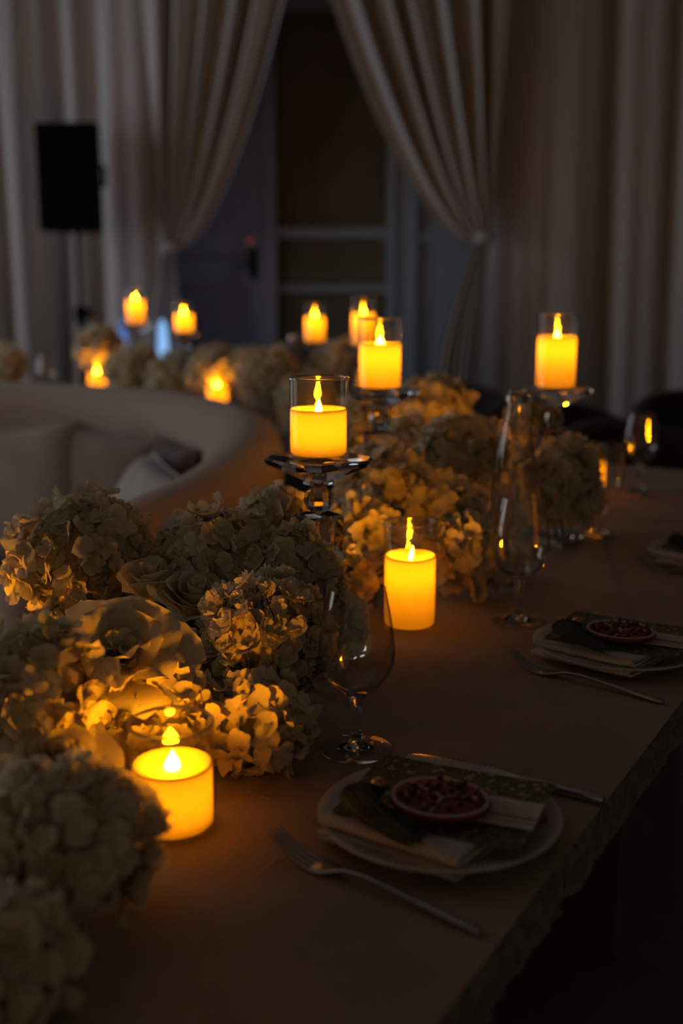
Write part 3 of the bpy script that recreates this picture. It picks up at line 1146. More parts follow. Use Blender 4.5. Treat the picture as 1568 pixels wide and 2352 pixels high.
wine_glass(P3(0.016, 1.149), 'empty wine glass in sharp focus in front of the tall low candle')
wine_glass(P3(0.261, 1.614), 'empty wine glass in front of the water bottle', 1.04)
wine_glass(P3(0.515, 2.194), 'third empty wine glass along the table, with a bright orange reflection')
wine_glass(P3(0.705, 2.66), 'farthest wine glass on the near table, by the dark chair', 1.02)


def bottle(p, label, sc=1.0, full=False):
    r = empty('glass_bottle', p)
    r.scale = (sc, sc, sc)
    bo = [(0, 0.0), (0.034, 0.0), (0.038, 0.004), (0.0400, 0.020), (0.0410, 0.075), (0.0405, 0.120), (0.0380, 0.165), (0.0320, 0.215), (0.0240, 0.262), (0.0175, 0.292), (0.0150, 0.305),
          (0.0150, 0.312), (0.0165, 0.313), (0.0165, 0.320), (0.0145, 0.321)]
    inn = [(0.0136, 0.320), (0.0138, 0.305), (0.0163, 0.291), (0.0228, 0.261), (0.0308, 0.2146), (0.0368, 0.165), (0.0393, 0.120), (0.0398, 0.075), (0.0388, 0.022), (0.033, 0.009), (0, 0.011)]
    v, f = lathe(bo + [(0, 0.321)] if full else bo + inn, 44)
    obj('body', mesh('bottle_body', v, f, M_BOTTLE if full else M_BOTTLE_T, True, 50), r)
    v, f = lathe([(0.0172, 0.300), (0.0195, 0.301), (0.0195, 0.311), (0.0172, 0.312)], 32, closed=True)
    obj('neck_ring', mesh('neck_ring', v, f, M_STEEL, True, 40), r)
    return tag(r, label, 'bottle', 'clear glass water bottles')


bottle(P3(0.285, 1.845), 'tall tapering clear water bottle standing behind the second wine glass')
wine_glass(P3(-1.22, 4.72), 'wine glass at the left end of the second table, above the sofa back')
bottle(P3(-0.165, 3.95), 'clear water bottle on the second table, left of the doorway-front candle', 0.95, True)

# ------------------------------------------------------------------ place settings
UV = lambda u, v_, z: (u, v_, z)


def plate_mesh():
    pr = [(0, 0.0), (0.066, 0.0), (0.070, 0.0012), (0.074, 0.0045), (0.088, 0.0095), (0.104, 0.0145), (0.1115, 0.0165), (0.1120, 0.0180), (0.1105, 0.0190), (0.103, 0.0172),
          (0.088, 0.0125), (0.076, 0.0082), (0.070, 0.0058), (0.062, 0.0052), (0, 0.0052)]
    v, f = lathe(pr, 72)
    return mesh('plate', v, f, M_PLATE, True, 60)


PLATE = plate_mesh()


def napkin_mesh(seed):
    rg = random.Random(seed)
    L = 0.138
    layers = 4
    gap = 0.0056
    path = []
    z = 0.0022
    for k in range(layers):
        ea = -0.088 + rg.uniform(0, 0.010) + k * 0.003
        eb = 0.094 - rg.uniform(0, 0.008) - k * 0.002
        pts = [(eb + (ea - eb) * q / 12, z) for q in range(13)]
        if k % 2:
            pts = pts[::-1]
        path += pts
        if k < layers - 1:
            cx = pts[-1][0]
            sg = -1 if pts[-1][0] < 0 else 1
            for q in range(1, 6):
                a = -PI / 2 + PI * q / 6
                path.append((cx + sg * gap * 0.55 * math.cos(a), z + gap / 2 + gap / 2 * math.sin(a)))
        z += gap
    th = 0.0040
    nU = 26
    m = len(path)
    v, f = [], []
    for side in (1, -1):
        for i in range(nU):
            u = -L / 2 + L * i / (nU - 1)
            for j, (vv, zz) in enumerate(path):
                p0 = path[max(j - 1, 0)]
                p1 = path[min(j + 1, m - 1)]
                dx, dz = p1[0] - p0[0], p1[1] - p0[1]
                l = math.hypot(dx, dz) or 1
                nx, nz = -dz / l, dx / l
                lift = 0.0012 * vnoise(u * 45 + seed, vv * 35, 0.3 * seed)
                skew = 0.004 * math.sin(u * 30 + seed)
                v.append((u + 0.003 * vnoise(zz * 300, vv * 20, seed) * (1 if abs(u) > L * 0.45 else 0.3),
                          vv + nx * side * th / 2 + skew * (zz / 0.03), max(0.0002, zz + nz * side * th / 2 + lift + 0.0015)))
    f += grid_faces(nU, m, 0, True)
    f += grid_faces(nU, m, nU * m)
    o2_ = nU * m
    for i in range(nU - 1):
        f.append((i * m, (i + 1) * m, o2_ + (i + 1) * m, o2_ + i * m))
        a = i * m + m - 1
        f.append((a + m, a, o2_ + a, o2_ + a + m))
    for j in range(m - 1):
        f.append((j + 1, j, o2_ + j, o2_ + j + 1))
        a = (nU - 1) * m + j
        f.append((a, a + 1, o2_ + a + 1, o2_ + a))
    return mesh('napkin', v, f, M_NAPKIN, True, 70)


def fork_mesh():
    mb = MB()

    def sp(x):   # height of the spine above the table
        return np.interp(x, [0, 0.02, 0.035, 0.052, 0.066, 0.080, 0.100, 0.135, 0.175, 0.215], [0.021, 0.0095, 0.0045, 0.0022, 0.0045, 0.0085, 0.0105, 0.0085, 0.0048, 0.0026])
    secs = []
    for x, wd, th in [(0.047, 0.0235, 0.0020), (0.052, 0.0240, 0.0022), (0.060, 0.0225, 0.0024), (0.067, 0.0165, 0.0028), (0.073, 0.0100, 0.0032), (0.082, 0.0070, 0.0036), (0.100, 0.0068, 0.0040),
                      (0.125, 0.0078, 0.0042), (0.155, 0.0092, 0.0044), (0.190, 0.0106, 0.0046), (0.209, 0.0110, 0.0046), (0.2135, 0.0095, 0.0040), (0.215, 0.006, 0.0025)]:
        secs.append((x, 0.0, float(sp(x)), wd, th))
    v, f = loft(secs, 12, 2.8)
    mb.add(v, f)
    for k in range(4):
        yb_ = (-1.5 + k) * 0.0062
        secs = []
        for i in range(8):
            x = 0.050 - 0.050 * i / 7
            wd = 0.0040 if i < 6 else (0.0032 if i == 6 else 0.0016)
            secs.append((x, yb_ * (1 - 0.02 * i), float(sp(x)), wd, 0.0018 if i < 7 else 0.001))
        v, f = loft(secs, 8, 2.8)
        mb.add(v, [q[::-1] for q in f])
    return mb.mesh('fork', M_STEEL, True, 50)


def knife_meshes():
    hs = [(0.0, 0, 0.0052, 0.0085, 0.0075), (0.002, 0, 0.0052, 0.0105, 0.0092), (0.03, 0, 0.0054, 0.0108, 0.0095), (0.07, 0, 0.0054, 0.0100, 0.0090), (0.092, 0, 0.0052, 0.0092, 0.0078), (0.098, 0, 0.005, 0.008, 0.006)]
    v, f = loft(hs, 14, 2.6)
    hm = mesh('handle', v, f, M_STEEL, True, 50)
    bs = []
    for x, wd in ((0.096, 0.010), (0.110, 0.015), (0.150, 0.0185), (0.185, 0.0175), (0.202, 0.012), (0.210, 0.004)):
        bs.append((x, (0.0185 - wd) / 2 * 0.5, 0.0048, wd, 0.0016))
    v, f = loft(bs, 10, 2.2)
    return hm, mesh('blade', v, f, M_STEEL, True, 50)


FORK = fork_mesh()
KH, KB = knife_meshes()
NAPS = [napkin_mesh(s) for s in (2, 5, 8)]


def box_mesh(name, sx, sy, sz, m):
    return MB().box((0, 0, sz / 2), (sx, sy, sz)).mesh(name, m)


MENU = None


def menu_mesh():
    # gently bowed card with thickness
    nx, ny = 15, 9
    v = []
    for side in (1, 0):
        for i in range(nx):
            for j in range(ny):
                a, b = -1 + 2 * i / (nx - 1), -1 + 2 * j / (ny - 1)
                v.append((a * 0.087, b * 0.066, 0.0009 * side + 0.0016 * a * a))
    f = grid_faces(nx, ny, 0) + grid_faces(nx, ny, nx * ny, True)
    o = nx * ny
    for i in range(nx - 1):
        a, b = i * ny, (i + 1) * ny
        f.append((b, a, o + a, o + b))
        f.append((a + ny - 1, b + ny - 1, o + b + ny - 1, o + a + ny - 1))
    for j in range(ny - 1):
        f.append((j, j + 1, o + j + 1, o + j))
        a = (nx - 1) * ny + j
        f.append((a + 1, a, o + a, o + a + 1))
    return mesh('menu_card', v, f, M_MENU, True, 40)


MENU = menu_mesh()
NAME_CARD = box_mesh('name_card', 0.105, 0.052, 0.0007, M_PAPER)


def scribble_mesh():
    rg = random.Random(4)
    mb = MB()
    for row in range(5):
        y = 0.017 - row * 0.0085
        x = -0.006 + rg.uniform(0, 0.004)
        while x < 0.044:
            L = rg.uniform(0.006, 0.014)
            n = max(4, int(L / 0.0009))
            pts = [(x + L * k / n, y + 0.0016 * math.sin(k * 2.1 + row) * rg.uniform(0.3, 1.2), 0) for k in range(n + 1)]
            hw = 0.00042
            v = []
            for p in pts:
                v += [(p[0], p[1] - hw, 0), (p[0] + 0.0002, p[1] + hw, 0)]
            mb.add(v, [(2 * k, 2 * k + 2, 2 * k + 3, 2 * k + 1) for k in range(n)])
            x += L + rg.uniform(0.002, 0.004)
    return mb.mesh('handwriting', M_INK)


SCRIB = scribble_mesh()


def pomegranate(root_loc, rz, label):
    r = empty('pomegranate_ornament', root_loc, rz)
    R0 = 0.044
    v, f = lathe([(0, 0.0), (0.030, 0.0005), (R0 - 0.002, 0.004), (R0, 0.007), (R0 - 0.001, 0.0095), (R0 - 0.0025, 0.0100), (0.036, 0.0092), (0, 0.0092)], 48)
    sc = (1.06, 0.92, 1)
    obj('rind', mesh('rind', v, f, M_RIND, True, 50), r, scale=sc)
    v, f = lathe([(R0 - 0.0055, 0.0092), (R0 - 0.0045, 0.0104), (R0 - 0.0022, 0.0106), (R0 - 0.0014, 0.0098)], 48)
    obj('pith_ring', mesh('pith_ring', v, f, M_PITH, True), r, scale=sc)
    # three membranes meeting near the middle
    ang = (R(20), R(150), R(275))
    for a in ang:
        L = R0 - 0.006
        v, f = tube([(0.002, 0.001, 0.0098), (0.5 * L * math.cos(a + 0.08), 0.5 * L * math.sin(a + 0.08), 0.0102), (L * math.cos(a), L * math.sin(a), 0.0098)], [0.0016, 0.0013, 0.0020], 8)
        obj('membrane', mesh('membrane', v, f, M_PITH, True), r, scale=sc)
    # flesh between the membranes
    for k in range(3):
        a0, a1 = ang[k] + 0.07, ang[(k + 1) % 3] + (2 * PI if k == 2 else 0) - 0.07
        n = 14
        v = [(0.006 * math.cos((a0 + a1) / 2), 0.006 * math.sin((a0 + a1) / 2), 0.0100)]
        for q in range(n + 1):
            a = a0 + (a1 - a0) * q / n
            v.append(((R0 - 0.0065) * math.cos(a), (R0 - 0.0065) * math.sin(a), 0.0098))
        nb = len(v)
        v += [(x, y, 0.0086) for x, y, _ in v]
        f = [(0, q, q + 1) for q in range(1, n + 1)]
        ring = [0] + list(range(1, n + 2))
        for q in range(len(ring)):
            a, b = ring[q], ring[(q + 1) % len(ring)]
            f.append((b, a, nb + a, nb + b))
        fl_ = obj('flesh', mesh('flesh', v, f, M_FLESH, False), r, scale=sc)
    rg = random.Random(11)
    sv, sf = lathe([(0, 0.0), (0.0022, 0.0006), (0.0031, 0.0028), (0.0026, 0.0052), (0.0012, 0.0068), (0, 0.0072)], 10)
    sm = mesh('seed', sv, sf, M_SEED, True)
    pts = []
    while len(pts) < 26:
        a, q = rg.uniform(0, 2 * PI), R0 * 0.80 * math.sqrt(rg.random())
        x, y = q * math.cos(a), q * math.sin(a)
        if all((x - s) ** 2 + (y - t) ** 2 > 0.0085 ** 2 for s, t in pts):
            pts.append((x, y))
    for x, y in pts:
        obj('seed', sm, r, (x * 1.06, y * 0.92, 0.0095), (rg.uniform(-0.3, 0.3), rg.uniform(-0.3, 0.3), 0), (1, 1, rg.uniform(0.8, 1.15)))
    # cord, gold cap and green tassel at one end, red bead on the other
    v, f = lathe([(0, 0), (0.004, 0.0), (0.0062, 0.003), (0.0066, 0.008), (0.0050, 0.011), (0.0030, 0.0135), (0, 0.014)], 16)
    cap = obj('tassel_cap', mesh('tassel_cap', v, f, M_GOLD, True, 50), r, (-0.0545, -0.004, 0.011), (R(62), 0, R(-20)))
    ts = obj('tassel', tassel_mesh(), r, (-0.0545, -0.008, 0.008))
    v, f = tube([(-0.046, 0, 0.006), (-0.053, -0.001, 0.009), (-0.0545, -0.003, 0.011)], 0.0009, 6)
    obj('cord', mesh('cord', v, f, M_TASSEL), r)
    v, f = tube([(0.046, 0.0, 0.004), (0.060, 0.003, 0.0035), (0.075, 0.004, 0.0034), (0.089, 0.006, 0.0036)], 0.0007, 6)
    obj('cord', mesh('cord', v, f, M_RIND), r)
    v, f = lathe([(0, -0.0042), (0.0024, -0.0034), (0.0034, 0), (0.0024, 0.0034), (0, 0.0042)], 14)
    obj('bead', mesh('bead', v, f, M_BEAD, True), r, (0.0925, 0.007, 0.0042), (0, R(90), R(15)))
    return tag(r, label, 'ornament', 'pomegranate place ornaments with tassels')


_tas = []


def tassel_mesh():
    """brush of threads sweeping from the cap over the napkin edge"""
    if _tas:
        return _tas[0]
    rg = random.Random(3)
    mb = MB()
    for k in range(280):
        a = rg.uniform(0, 2 * PI)
        q = math.sqrt(rg.random())
        ox, oz = q * math.cos(a), q * math.sin(a)
        end = (0.056 + ox * 0.012 + rg.uniform(-0.006, 0.006), -0.068 + oz * 0.006 + rg.uniform(-0.008, 0.008), -0.0045 + 0.0035 * (oz + 1) * 0.6)
        mid = (-0.004 + ox * 0.021, -0.036 + oz * 0.006, 0.002 + 0.0075 * (oz + 0.4))
        p0 = (ox * 0.005, -0.002 + rg.uniform(-0.001, 0.001), 0.002 + oz * 0.005)
        p1 = (-0.010 + ox * 0.017, -0.018, 0.003 + oz * 0.0085)
        v, f = tube([p0, p1, mid, tuple((mid[i] + end[i]) / 2 + (0, -0.006, 0.001)[i] for i in range(3)), end], [0.0008, 0.0011, 0.0011, 0.0009, 0.0004], 4)
        mb.add(v, f)
    # inner bulk so the brush is dense
    v, f = tube([(0, -0.003, 0.002), (-0.008, -0.016, 0.003), (-0.004, -0.034, 0.003), (0.020, -0.054, 0.000), (0.048, -0.066, -0.002)], [0.004, 0.008, 0.009, 0.006, 0.002], 12)
    v = [(x, y, z * 0.75) for x, y, z in v]
    mb.add(v, f)
    me = mb.mesh('tassel', M_TASSEL, True)
    _tas.append(me)
    return me


PLACE = Vector((0.09, 0.97, 0))
ORD = ['nearest', 'second', 'third', 'farthest']
TXT = [
    ('dinner plate closest to the viewer, under a folded napkin', 'folded linen napkin on the plate closest to the viewer', 'green patterned menu card on the closest plate',
     'pale name card on the closest menu card', 'pomegranate ornament with green tassel on the closest plate', 'steel fork lying beside the closest plate', 'steel knife behind the closest plate, only its handle showing'),
    ('dinner plate of the second place setting from the viewer', 'thickly folded linen napkin on the second plate', 'green patterned menu card on the second plate',
     'pale name card on the second plate', 'pomegranate ornament with green tassel on the second plate', 'steel fork beside the second plate', 'steel knife behind the second plate'),
    ('dinner plate of the third place setting, cut by the right edge', 'folded linen napkin on the third plate', 'green patterned menu card on the third plate',
     'pale name card on the third plate', 'pomegranate ornament with green tassel on the third plate', 'steel fork beside the third plate', 'steel knife behind the third plate'),
    ('farthest dinner plate on the near table, by the dark chair', 'folded linen napkin on the farthest plate', 'green patterned menu card on the farthest plate',
     'pale name card on the farthest plate', 'pomegranate ornament on the farthest plate', 'steel fork beside the farthest plate', 'steel knife behind the farthest plate'),
]
OFF = [0.0, 0.567, 1.16, 1.77]
TURN = [0.0, R(-2), R(2), R(3)]
for k in range(4):
    c = PLACE + D * OFF[k]
    if k == 3:
        c = c - N * 0.03
    rz = RZ + TURN[k]
    M3 = Matrix.Rotation(rz, 3, 'Z')

    def L3(u, v_, z):
        return c + M3 @ Vector((u, v_, 0)) + Vector((0, 0, z))
    lab = TXT[k]
    po = obj('dinner_plate', PLATE, None, L3(0, 0, TOP + 0.0003))
    tag(po, lab[0], 'plate', 'dinner plates along the near table')
    zn = TOP + 0.0055
    na = obj('napkin', NAPS[k % 3], None, L3(-0.006, -0.008, zn), (0, 0, rz + R((-3, -8, -4, 2)[k])))
    tag(na, lab[1], 'napkin', 'folded linen napkins on the plates')
    zm = zn + 0.0238
    mn = obj('menu_card', MENU, None, L3(0.006, 0.002, zm), (R(1.5), 0, rz + R((6, 2, 2, 4)[k])))
    tag(mn, lab[2], 'menu card', 'green menu cards on the plates')
    zc = zm + 0.0034
    nc = empty('name_card', L3(0.042, -0.003, zc), rz + R((8, 4, 2, 4)[k]))
    obj('card', NAME_CARD, nc)
    obj('handwriting', SCRIB, nc, (0, 0, 0.0009))
    tag(nc, lab[3], 'card', 'name cards on the plates')
    pomegranate(L3(0.010, -0.021, zc + 0.0012), rz + R((4, 0, 2, 0)[k]), lab[4])
    # fork and knife
    a = Vector((-0.060, 0.929, 0)) + D * OFF[k]
    fk = obj('fork', FORK, None, (a.x, a.y, TOP + 0.0004), (0, 0, math.atan2(-0.134, 0.169) + TURN[k]))
    tag(fk, lab[5], 'fork', 'steel forks along the near table')
    kn = empty('table_knife', L3(0.118, 0.122, TOP + 0.0004), rz + PI - R(2))
    obj('handle', KH, kn)
    obj('blade', KB, kn)
    tag(kn, lab[6], 'knife', 'steel knives along the near table')

# ------------------------------------------------------------------ flowers


def petal_points(rg, nu=4, nv=5, width=0.66, cup=0.30, curl=0.10, wave=0.0):
    """unit petal from the origin along +y, face up; returns verts"""
    out = []
    ph = rg.uniform(0, 6)
    for i in range(nv):
        v_ = i / (nv - 1)
        for j in range(nu):
            u = -1 + 2 * j / (nu - 1)
            wd = width * (0.16 + 0.84 * math.sin(PI * min(1, v_ * 0.86 + 0.02)) ** 0.8) if v_ < 0.98 else width * 0.52
            tip = 1.0 - 0.16 * u * u * v_ - (0.05 * (1 - abs(u)) if v_ > 0.95 else 0)
            x = u * wd
            y = v_ * tip
            z = cup * v_ * v_ * 0.75 + curl * u * u * v_ - 0.16 * max(0, v_ - 0.7) * 2.0
            z += wave * v_ * math.sin(u * 4.0 + ph) + 0.03 * math.sin(u * 2.5 + v_ * 4 + ph)
            out.append((x, y, z))
    return out


def floret_mesh(seed, kind='hydrangea', mat=None):
    rg = random.Random(seed)
    v, f = [], []
    if kind == 'hydrangea':
        specs = [(k * 90 + rg.uniform(-14, 14), rg.uniform(0.82, 1.15), rg.uniform(-0.15, 0.70), 0.0 if k % 2 else 0.05, rg.uniform(0.50, 0.64), rg.uniform(-0.30, 0.45)) for k in range(4)]
        wv = 0.12
    else:   # ruffled
        specs = [(k * 72 + rg.uniform(-14, 14), rg.uniform(0.9, 1.1), rg.uniform(0.10, 0.45), 0.0, 0.56, rg.uniform(-0.1, 0.2)) for k in range(5)]
        specs += [(36 + k * 90 + rg.uniform(-20, 20), rg.uniform(0.62, 0.8), rg.uniform(0.7, 1.2), 0.06, 0.50, rg.uniform(-0.1, 0.3)) for k in range(4)]
        wv = 0.10
    for a, ln, cup, lift, wd, curl in specs:
        pts = petal_points(rg, 4, 5, wd, cup, curl, wv)
        ca, sa = math.cos(R(a)), math.sin(R(a))
        b = len(v)
        for x, y, z in pts:
            x, y, z = x * ln, y * ln, z * ln + lift
            v.append((x * ca - y * sa, x * sa + y * ca, z))
        for i in range(4):
            for j in range(3):
                q = b + i * 4 + j
                f.append((q, q + 1, q + 5, q + 4))
    # tiny eye in the middle
    b = len(v)
    v += [(0.09, 0, 0.05), (0, 0.09, 0.05), (-0.09, 0, 0.05), (0, -0.09, 0.05), (0, 0, 0.16), (0, 0, -0.45)]
    f += [(b, b + 1, b + 4), (b + 1, b + 2, b + 4), (b + 2, b + 3, b + 4), (b + 3, b, b + 4), (b + 1, b, b + 5), (b + 2, b + 1, b + 5), (b + 3, b + 2, b + 5), (b, b + 3, b + 5)]
    return mesh('floret', v, f, mat or M_PETAL, True)


FLO = [floret_mesh(s) for s in range(6)]
FLO_G = [floret_mesh(20 + s, 'hydrangea', M_PETAL_G) for s in range(3)]
FLO_R = [floret_mesh(40 + s, 'ruffled') for s in range(5)]
FLO_NP = {}


def np_mesh(me):
    if me.name not in FLO_NP:
        co = np.empty(len(me.vertices) * 3)
        me.vertices.foreach_get('co', co)
        FLO_NP[me.name] = (co.reshape(-1, 3), [tuple(p.vertices) for p in me.polygons])
    return FLO_NP[me.name]


def leaf_mesh(L, W, bend):
    n, m = 9, 5
    v = []
    for i in range(n):
        t = i / (n - 1)
        wd = W * math.sin(PI * t ** 0.8) ** 0.9 if 0 < t < 1 else 0.0
        for j in range(m):
            u = -1 + 2 * j / (m - 1)
            v.append((L * t, u * wd / 2, bend * L * t * t + 0.18 * wd * abs(u) + 0.02 * L * math.sin(6 * t)))
    return mesh('leaf', v, grid_faces(n, m), M_LEAF, True)


LEAVES = [leaf_mesh(0.085, 0.042, -0.25), leaf_mesh(0.07, 0.036, 0.15)]


def head_points(rad, fr, rg, zmin_local, lo=-0.75):
    n = int(4 * PI * (rad[0] * rad[1] * rad[2]) ** (2 / 3) / (1.22 * fr * fr))
    pts = []
    ga = PI * (3 - 5 ** 0.5)
    for i in range(n):
        z = 1 - 2 * (i + 0.5) / n
        if z < lo:
            continue
        r = math.sqrt(1 - z * z)
        a = ga * i + rg.uniform(-0.25, 0.25)
        d = Vector((r * math.cos(a), r * math.sin(a), z))
        k = rg.uniform(0.84, 1.10)
        k *= 1 + 0.06 * vnoise(d.x * 3, d.y * 3, d.z * 3)
        p = Vector((d.x * rad[0], d.y * rad[1], d.z * rad[2])) * k
        if p.z < zmin_local:
            continue
        nrm = Vector((d.x / rad[0], d.y / rad[1], d.z / rad[2])).normalized()
        pts.append((p, nrm))
    return pts


def orient(nrm, rg, tilt):
    q = nrm.to_track_quat('Z', 'Y')
    j = Quaternion((rg.uniform(-1, 1), rg.uniform(-1, 1), 0)).normalized() if False else Quaternion((1, 0, 0), rg.gauss(0, tilt)) @ Quaternion((0, 1, 0), rg.gauss(0, tilt))
    return q @ j @ Quaternion((0, 0, 1), rg.uniform(0, 2 * PI))


_core = {}


def hydrangea(x, y, zc, rad, label, seed, kind='hydrangea', fr=0.0148, single=True, leaves=(), group='white hydrangeas along the near table', base=TOP):
    rg = random.Random(seed)
    root = empty('hydrangea', (x, y, base))
    hc = zc - base
    rad = rad if isinstance(rad, tuple) else (rad, rad, rad * 0.94)
    # receptacle with stalks
    cv, cf = lathe([(0, -0.8), (0.5, -0.6), (0.78, -0.1), (0.74, 0.35), (0.45, 0.7), (0, 0.82)], 14)
    cv = [(a * rad[0] * (1 + 0.1 * math.sin(7 * a + 5 * c)), b * rad[1], c * rad[2]) for a, b, c in cv]
    obj('flower_core', mesh('flower_core', cv, cf, M_CORE, True), root, (0, 0, hc))
    sv, sf = tube([(0.006, 0.0, 0.004), (0.003, 0.002, hc * 0.4), (0, 0, hc)], [0.0035, 0.0035, 0.003], 8)
    obj('stem', mesh('stem', sv, sf, M_STEM, True), root)
    pts = head_points(rad, fr, rg, 0.012 - hc)
    pool = FLO if kind == 'hydrangea' else FLO_R
    tilt = 0.46 if kind == 'hydrangea' else 0.55
    if single:
        for p, nrm in pts:
            me = rg.choice(pool) if rg.random() > 0.10 else rg.choice(FLO_G if kind == 'hydrangea' else pool)
            o = bpy.data.objects.new('floret', me)
            o.parent = root
            o.location = (p.x, p.y, p.z + hc)
            o.rotation_mode = 'QUATERNION'
            o.rotation_quaternion = orient(nrm, rg, tilt)
            s = fr * rg.uniform(0.86, 1.2)
            o.scale = (s, s, s)
            COL.objects.link(o)
    else:
        V, F = [], []
        b = 0
        for p, nrm in pts:
            co, fa = np_mesh(rg.choice(pool))
            m3 = np.array(orient(nrm, rg, tilt).to_matrix()) * (fr * rg.uniform(0.86, 1.2))
            V.append(co @ m3.T + np.array([p.x, p.y, p.z + hc]))
            F += [tuple(i + b for i in q) for q in fa]
            b += len(co)
        me = mesh('blossom', np.concatenate(V), F, M_PETAL, True)
        tag(obj('blossom', me, root), kind='stuff')
    for k, (az, zz, sc) in enumerate(leaves):
        a = R(az)
        obj('leaf', LEAVES[k % 2], root, (rad[0] * 0.75 * math.cos(a), rad[1] * 0.75 * math.sin(a), hc + zz), (rg.uniform(-0.4, 0.4), R(-8), a), (sc, sc, sc))
    return tag(root, label, 'flower', group)


def rose_petal(seed, Rb, Hh, open_, wid):
    """cupped petal: wraps around a vertical axis at radius Rb, height Hh, lip turned out"""
    rg = random.Random(seed)
    nu, nv = 9, 7
    v = []
    ph = rg.uniform(0, 6)
    for i in range(nu):
        u = -1 + 2 * i / (nu - 1)
        for j in range(nv):
            t = j / (nv - 1)
            ws = wid * (0.35 + 0.65 * math.sin(PI / 2 * min(1, t * 1.5))) * (1 - 0.25 * max(0, t - 0.75) * 4 * u * u)
            ang = u * ws
            r = Rb * (0.35 + 0.65 * math.sin(PI / 2 * min(1, t * 1.25))) + open_ * Hh * t * t + 0.10 * Hh * max(0, t - 0.72) * 3.2 * (0.4 + open_)
            r *= 1 + 0.05 * math.sin(u * 3 + ph)
            r += 0.07 * Hh * t * t * math.sin(u * 5.5 + ph * 2) * (0.3 + open_)
            z = Hh * (t - 0.16 * u * u * t) * (1 - 0.30 * open_ * t) - 0.05 * Hh * max(0, t - 0.85) * 6 + 0.02 * Hh * math.sin(u * 6 + ph) * t
            v.append((r * math.cos(ang), r * math.sin(ang), z))
    return mesh('petal', v, grid_faces(nu, nv), M_ROSE, True)


_rp = {}


def rose(x, y, zb, size, label, seed, lean=(0, 0), opening=1.0, n=22, base=TOP, leaves=()):
    """zb: height of the bottom of the bloom"""
    rg = random.Random(seed)
    root = empty('rose', (x, y, base))
    hb = zb - base
    sv, sf = tube([(0.004, 0.0, 0.004), (0.002, 0.0, hb * 0.5), (0, 0, hb + 0.006)], 0.003, 8)
    obj('stem', mesh('stem', sv, sf, M_STEM, True), root)
    tiltq = Vector((lean[0], lean[1], 1)).normalized().to_track_quat('Z', 'Y')
    for k in range(n):
        t = k / (n - 1)
        lvl = min(5, int(t * 6))
        key = (lvl, round(opening, 2))
        if key not in _rp:
            q = lvl / 5
            _rp[key] = [rose_petal(100 + lvl * 7 + m_, 0.10 + 0.42 * q, 1.0 - 0.12 * q, (0.02 + 0.62 * q ** 1.6) * opening, 1.9 - 0.95 * q) for m_ in range(2)]
        me = rg.choice(_rp[key])
        o = bpy.data.objects.new('petal', me)
        o.parent = root
        o.location = (0, 0, hb)
        o.rotation_mode = 'QUATERNION'
        o.rotation_quaternion = tiltq @ Quaternion((0, 0, 1), k * 2.399 + rg.uniform(-0.2, 0.2))
        s = size * rg.uniform(0.93, 1.06)
        o.scale = (s, s, s)
        COL.objects.link(o)
    sep = leaf_mesh(size * 0.9, size * 0.3, -0.3)
    for k in range(4):
        obj('sepal', sep, root, (0, 0, hb), (0, R(25), k * PI / 2 + 0.3))
    for k, (az, zz, sc) in enumerate(leaves):
        a = R(az)
        obj('leaf', LEAVES[k % 2], root, (0.012 * math.cos(a), 0.012 * math.sin(a), hb + zz), (rg.uniform(-0.5, 0.5), R(-12), a), (sc, sc, sc))
    return tag(root, label, 'rose', 'cream roses among the hydrangeas')




def bloom_petal(seed, width, cup, wave):
    rg = random.Random(seed)
    nu, nv = 8, 9
    v = []
    ph, ph2 = rg.uniform(0, 6), rg.uniform(0, 6)
    for i in range(nv):
        t = i / (nv - 1)
        wd = width * (0.18 + 0.82 * math.sin(PI * min(1.0, 0.06 + 0.78 * t)) ** 0.75) * (1.0 if t < 0.9 else 0.80)
        for j in range(nu):
            u = -1 + 2 * j / (nu - 1)
            y = t * (1 - 0.13 * u * u * t - (0.05 * (1 - abs(u)) if t > 0.95 else 0))
            z = cup * (t - t * t) * 1.2 + 0.22 * u * u * t * (1 - 0.5 * t) - 0.25 * max(0, t - 0.65) ** 2 * 4 * cup
            z += wave * t * t * math.sin(u * 4.2 + ph) + 0.02 * math.sin(u * 9 + ph2) * t
            v.append((u * wd, y, z))
    return mesh('petal', v, grid_faces(nv, nu), M_ROSE, True)


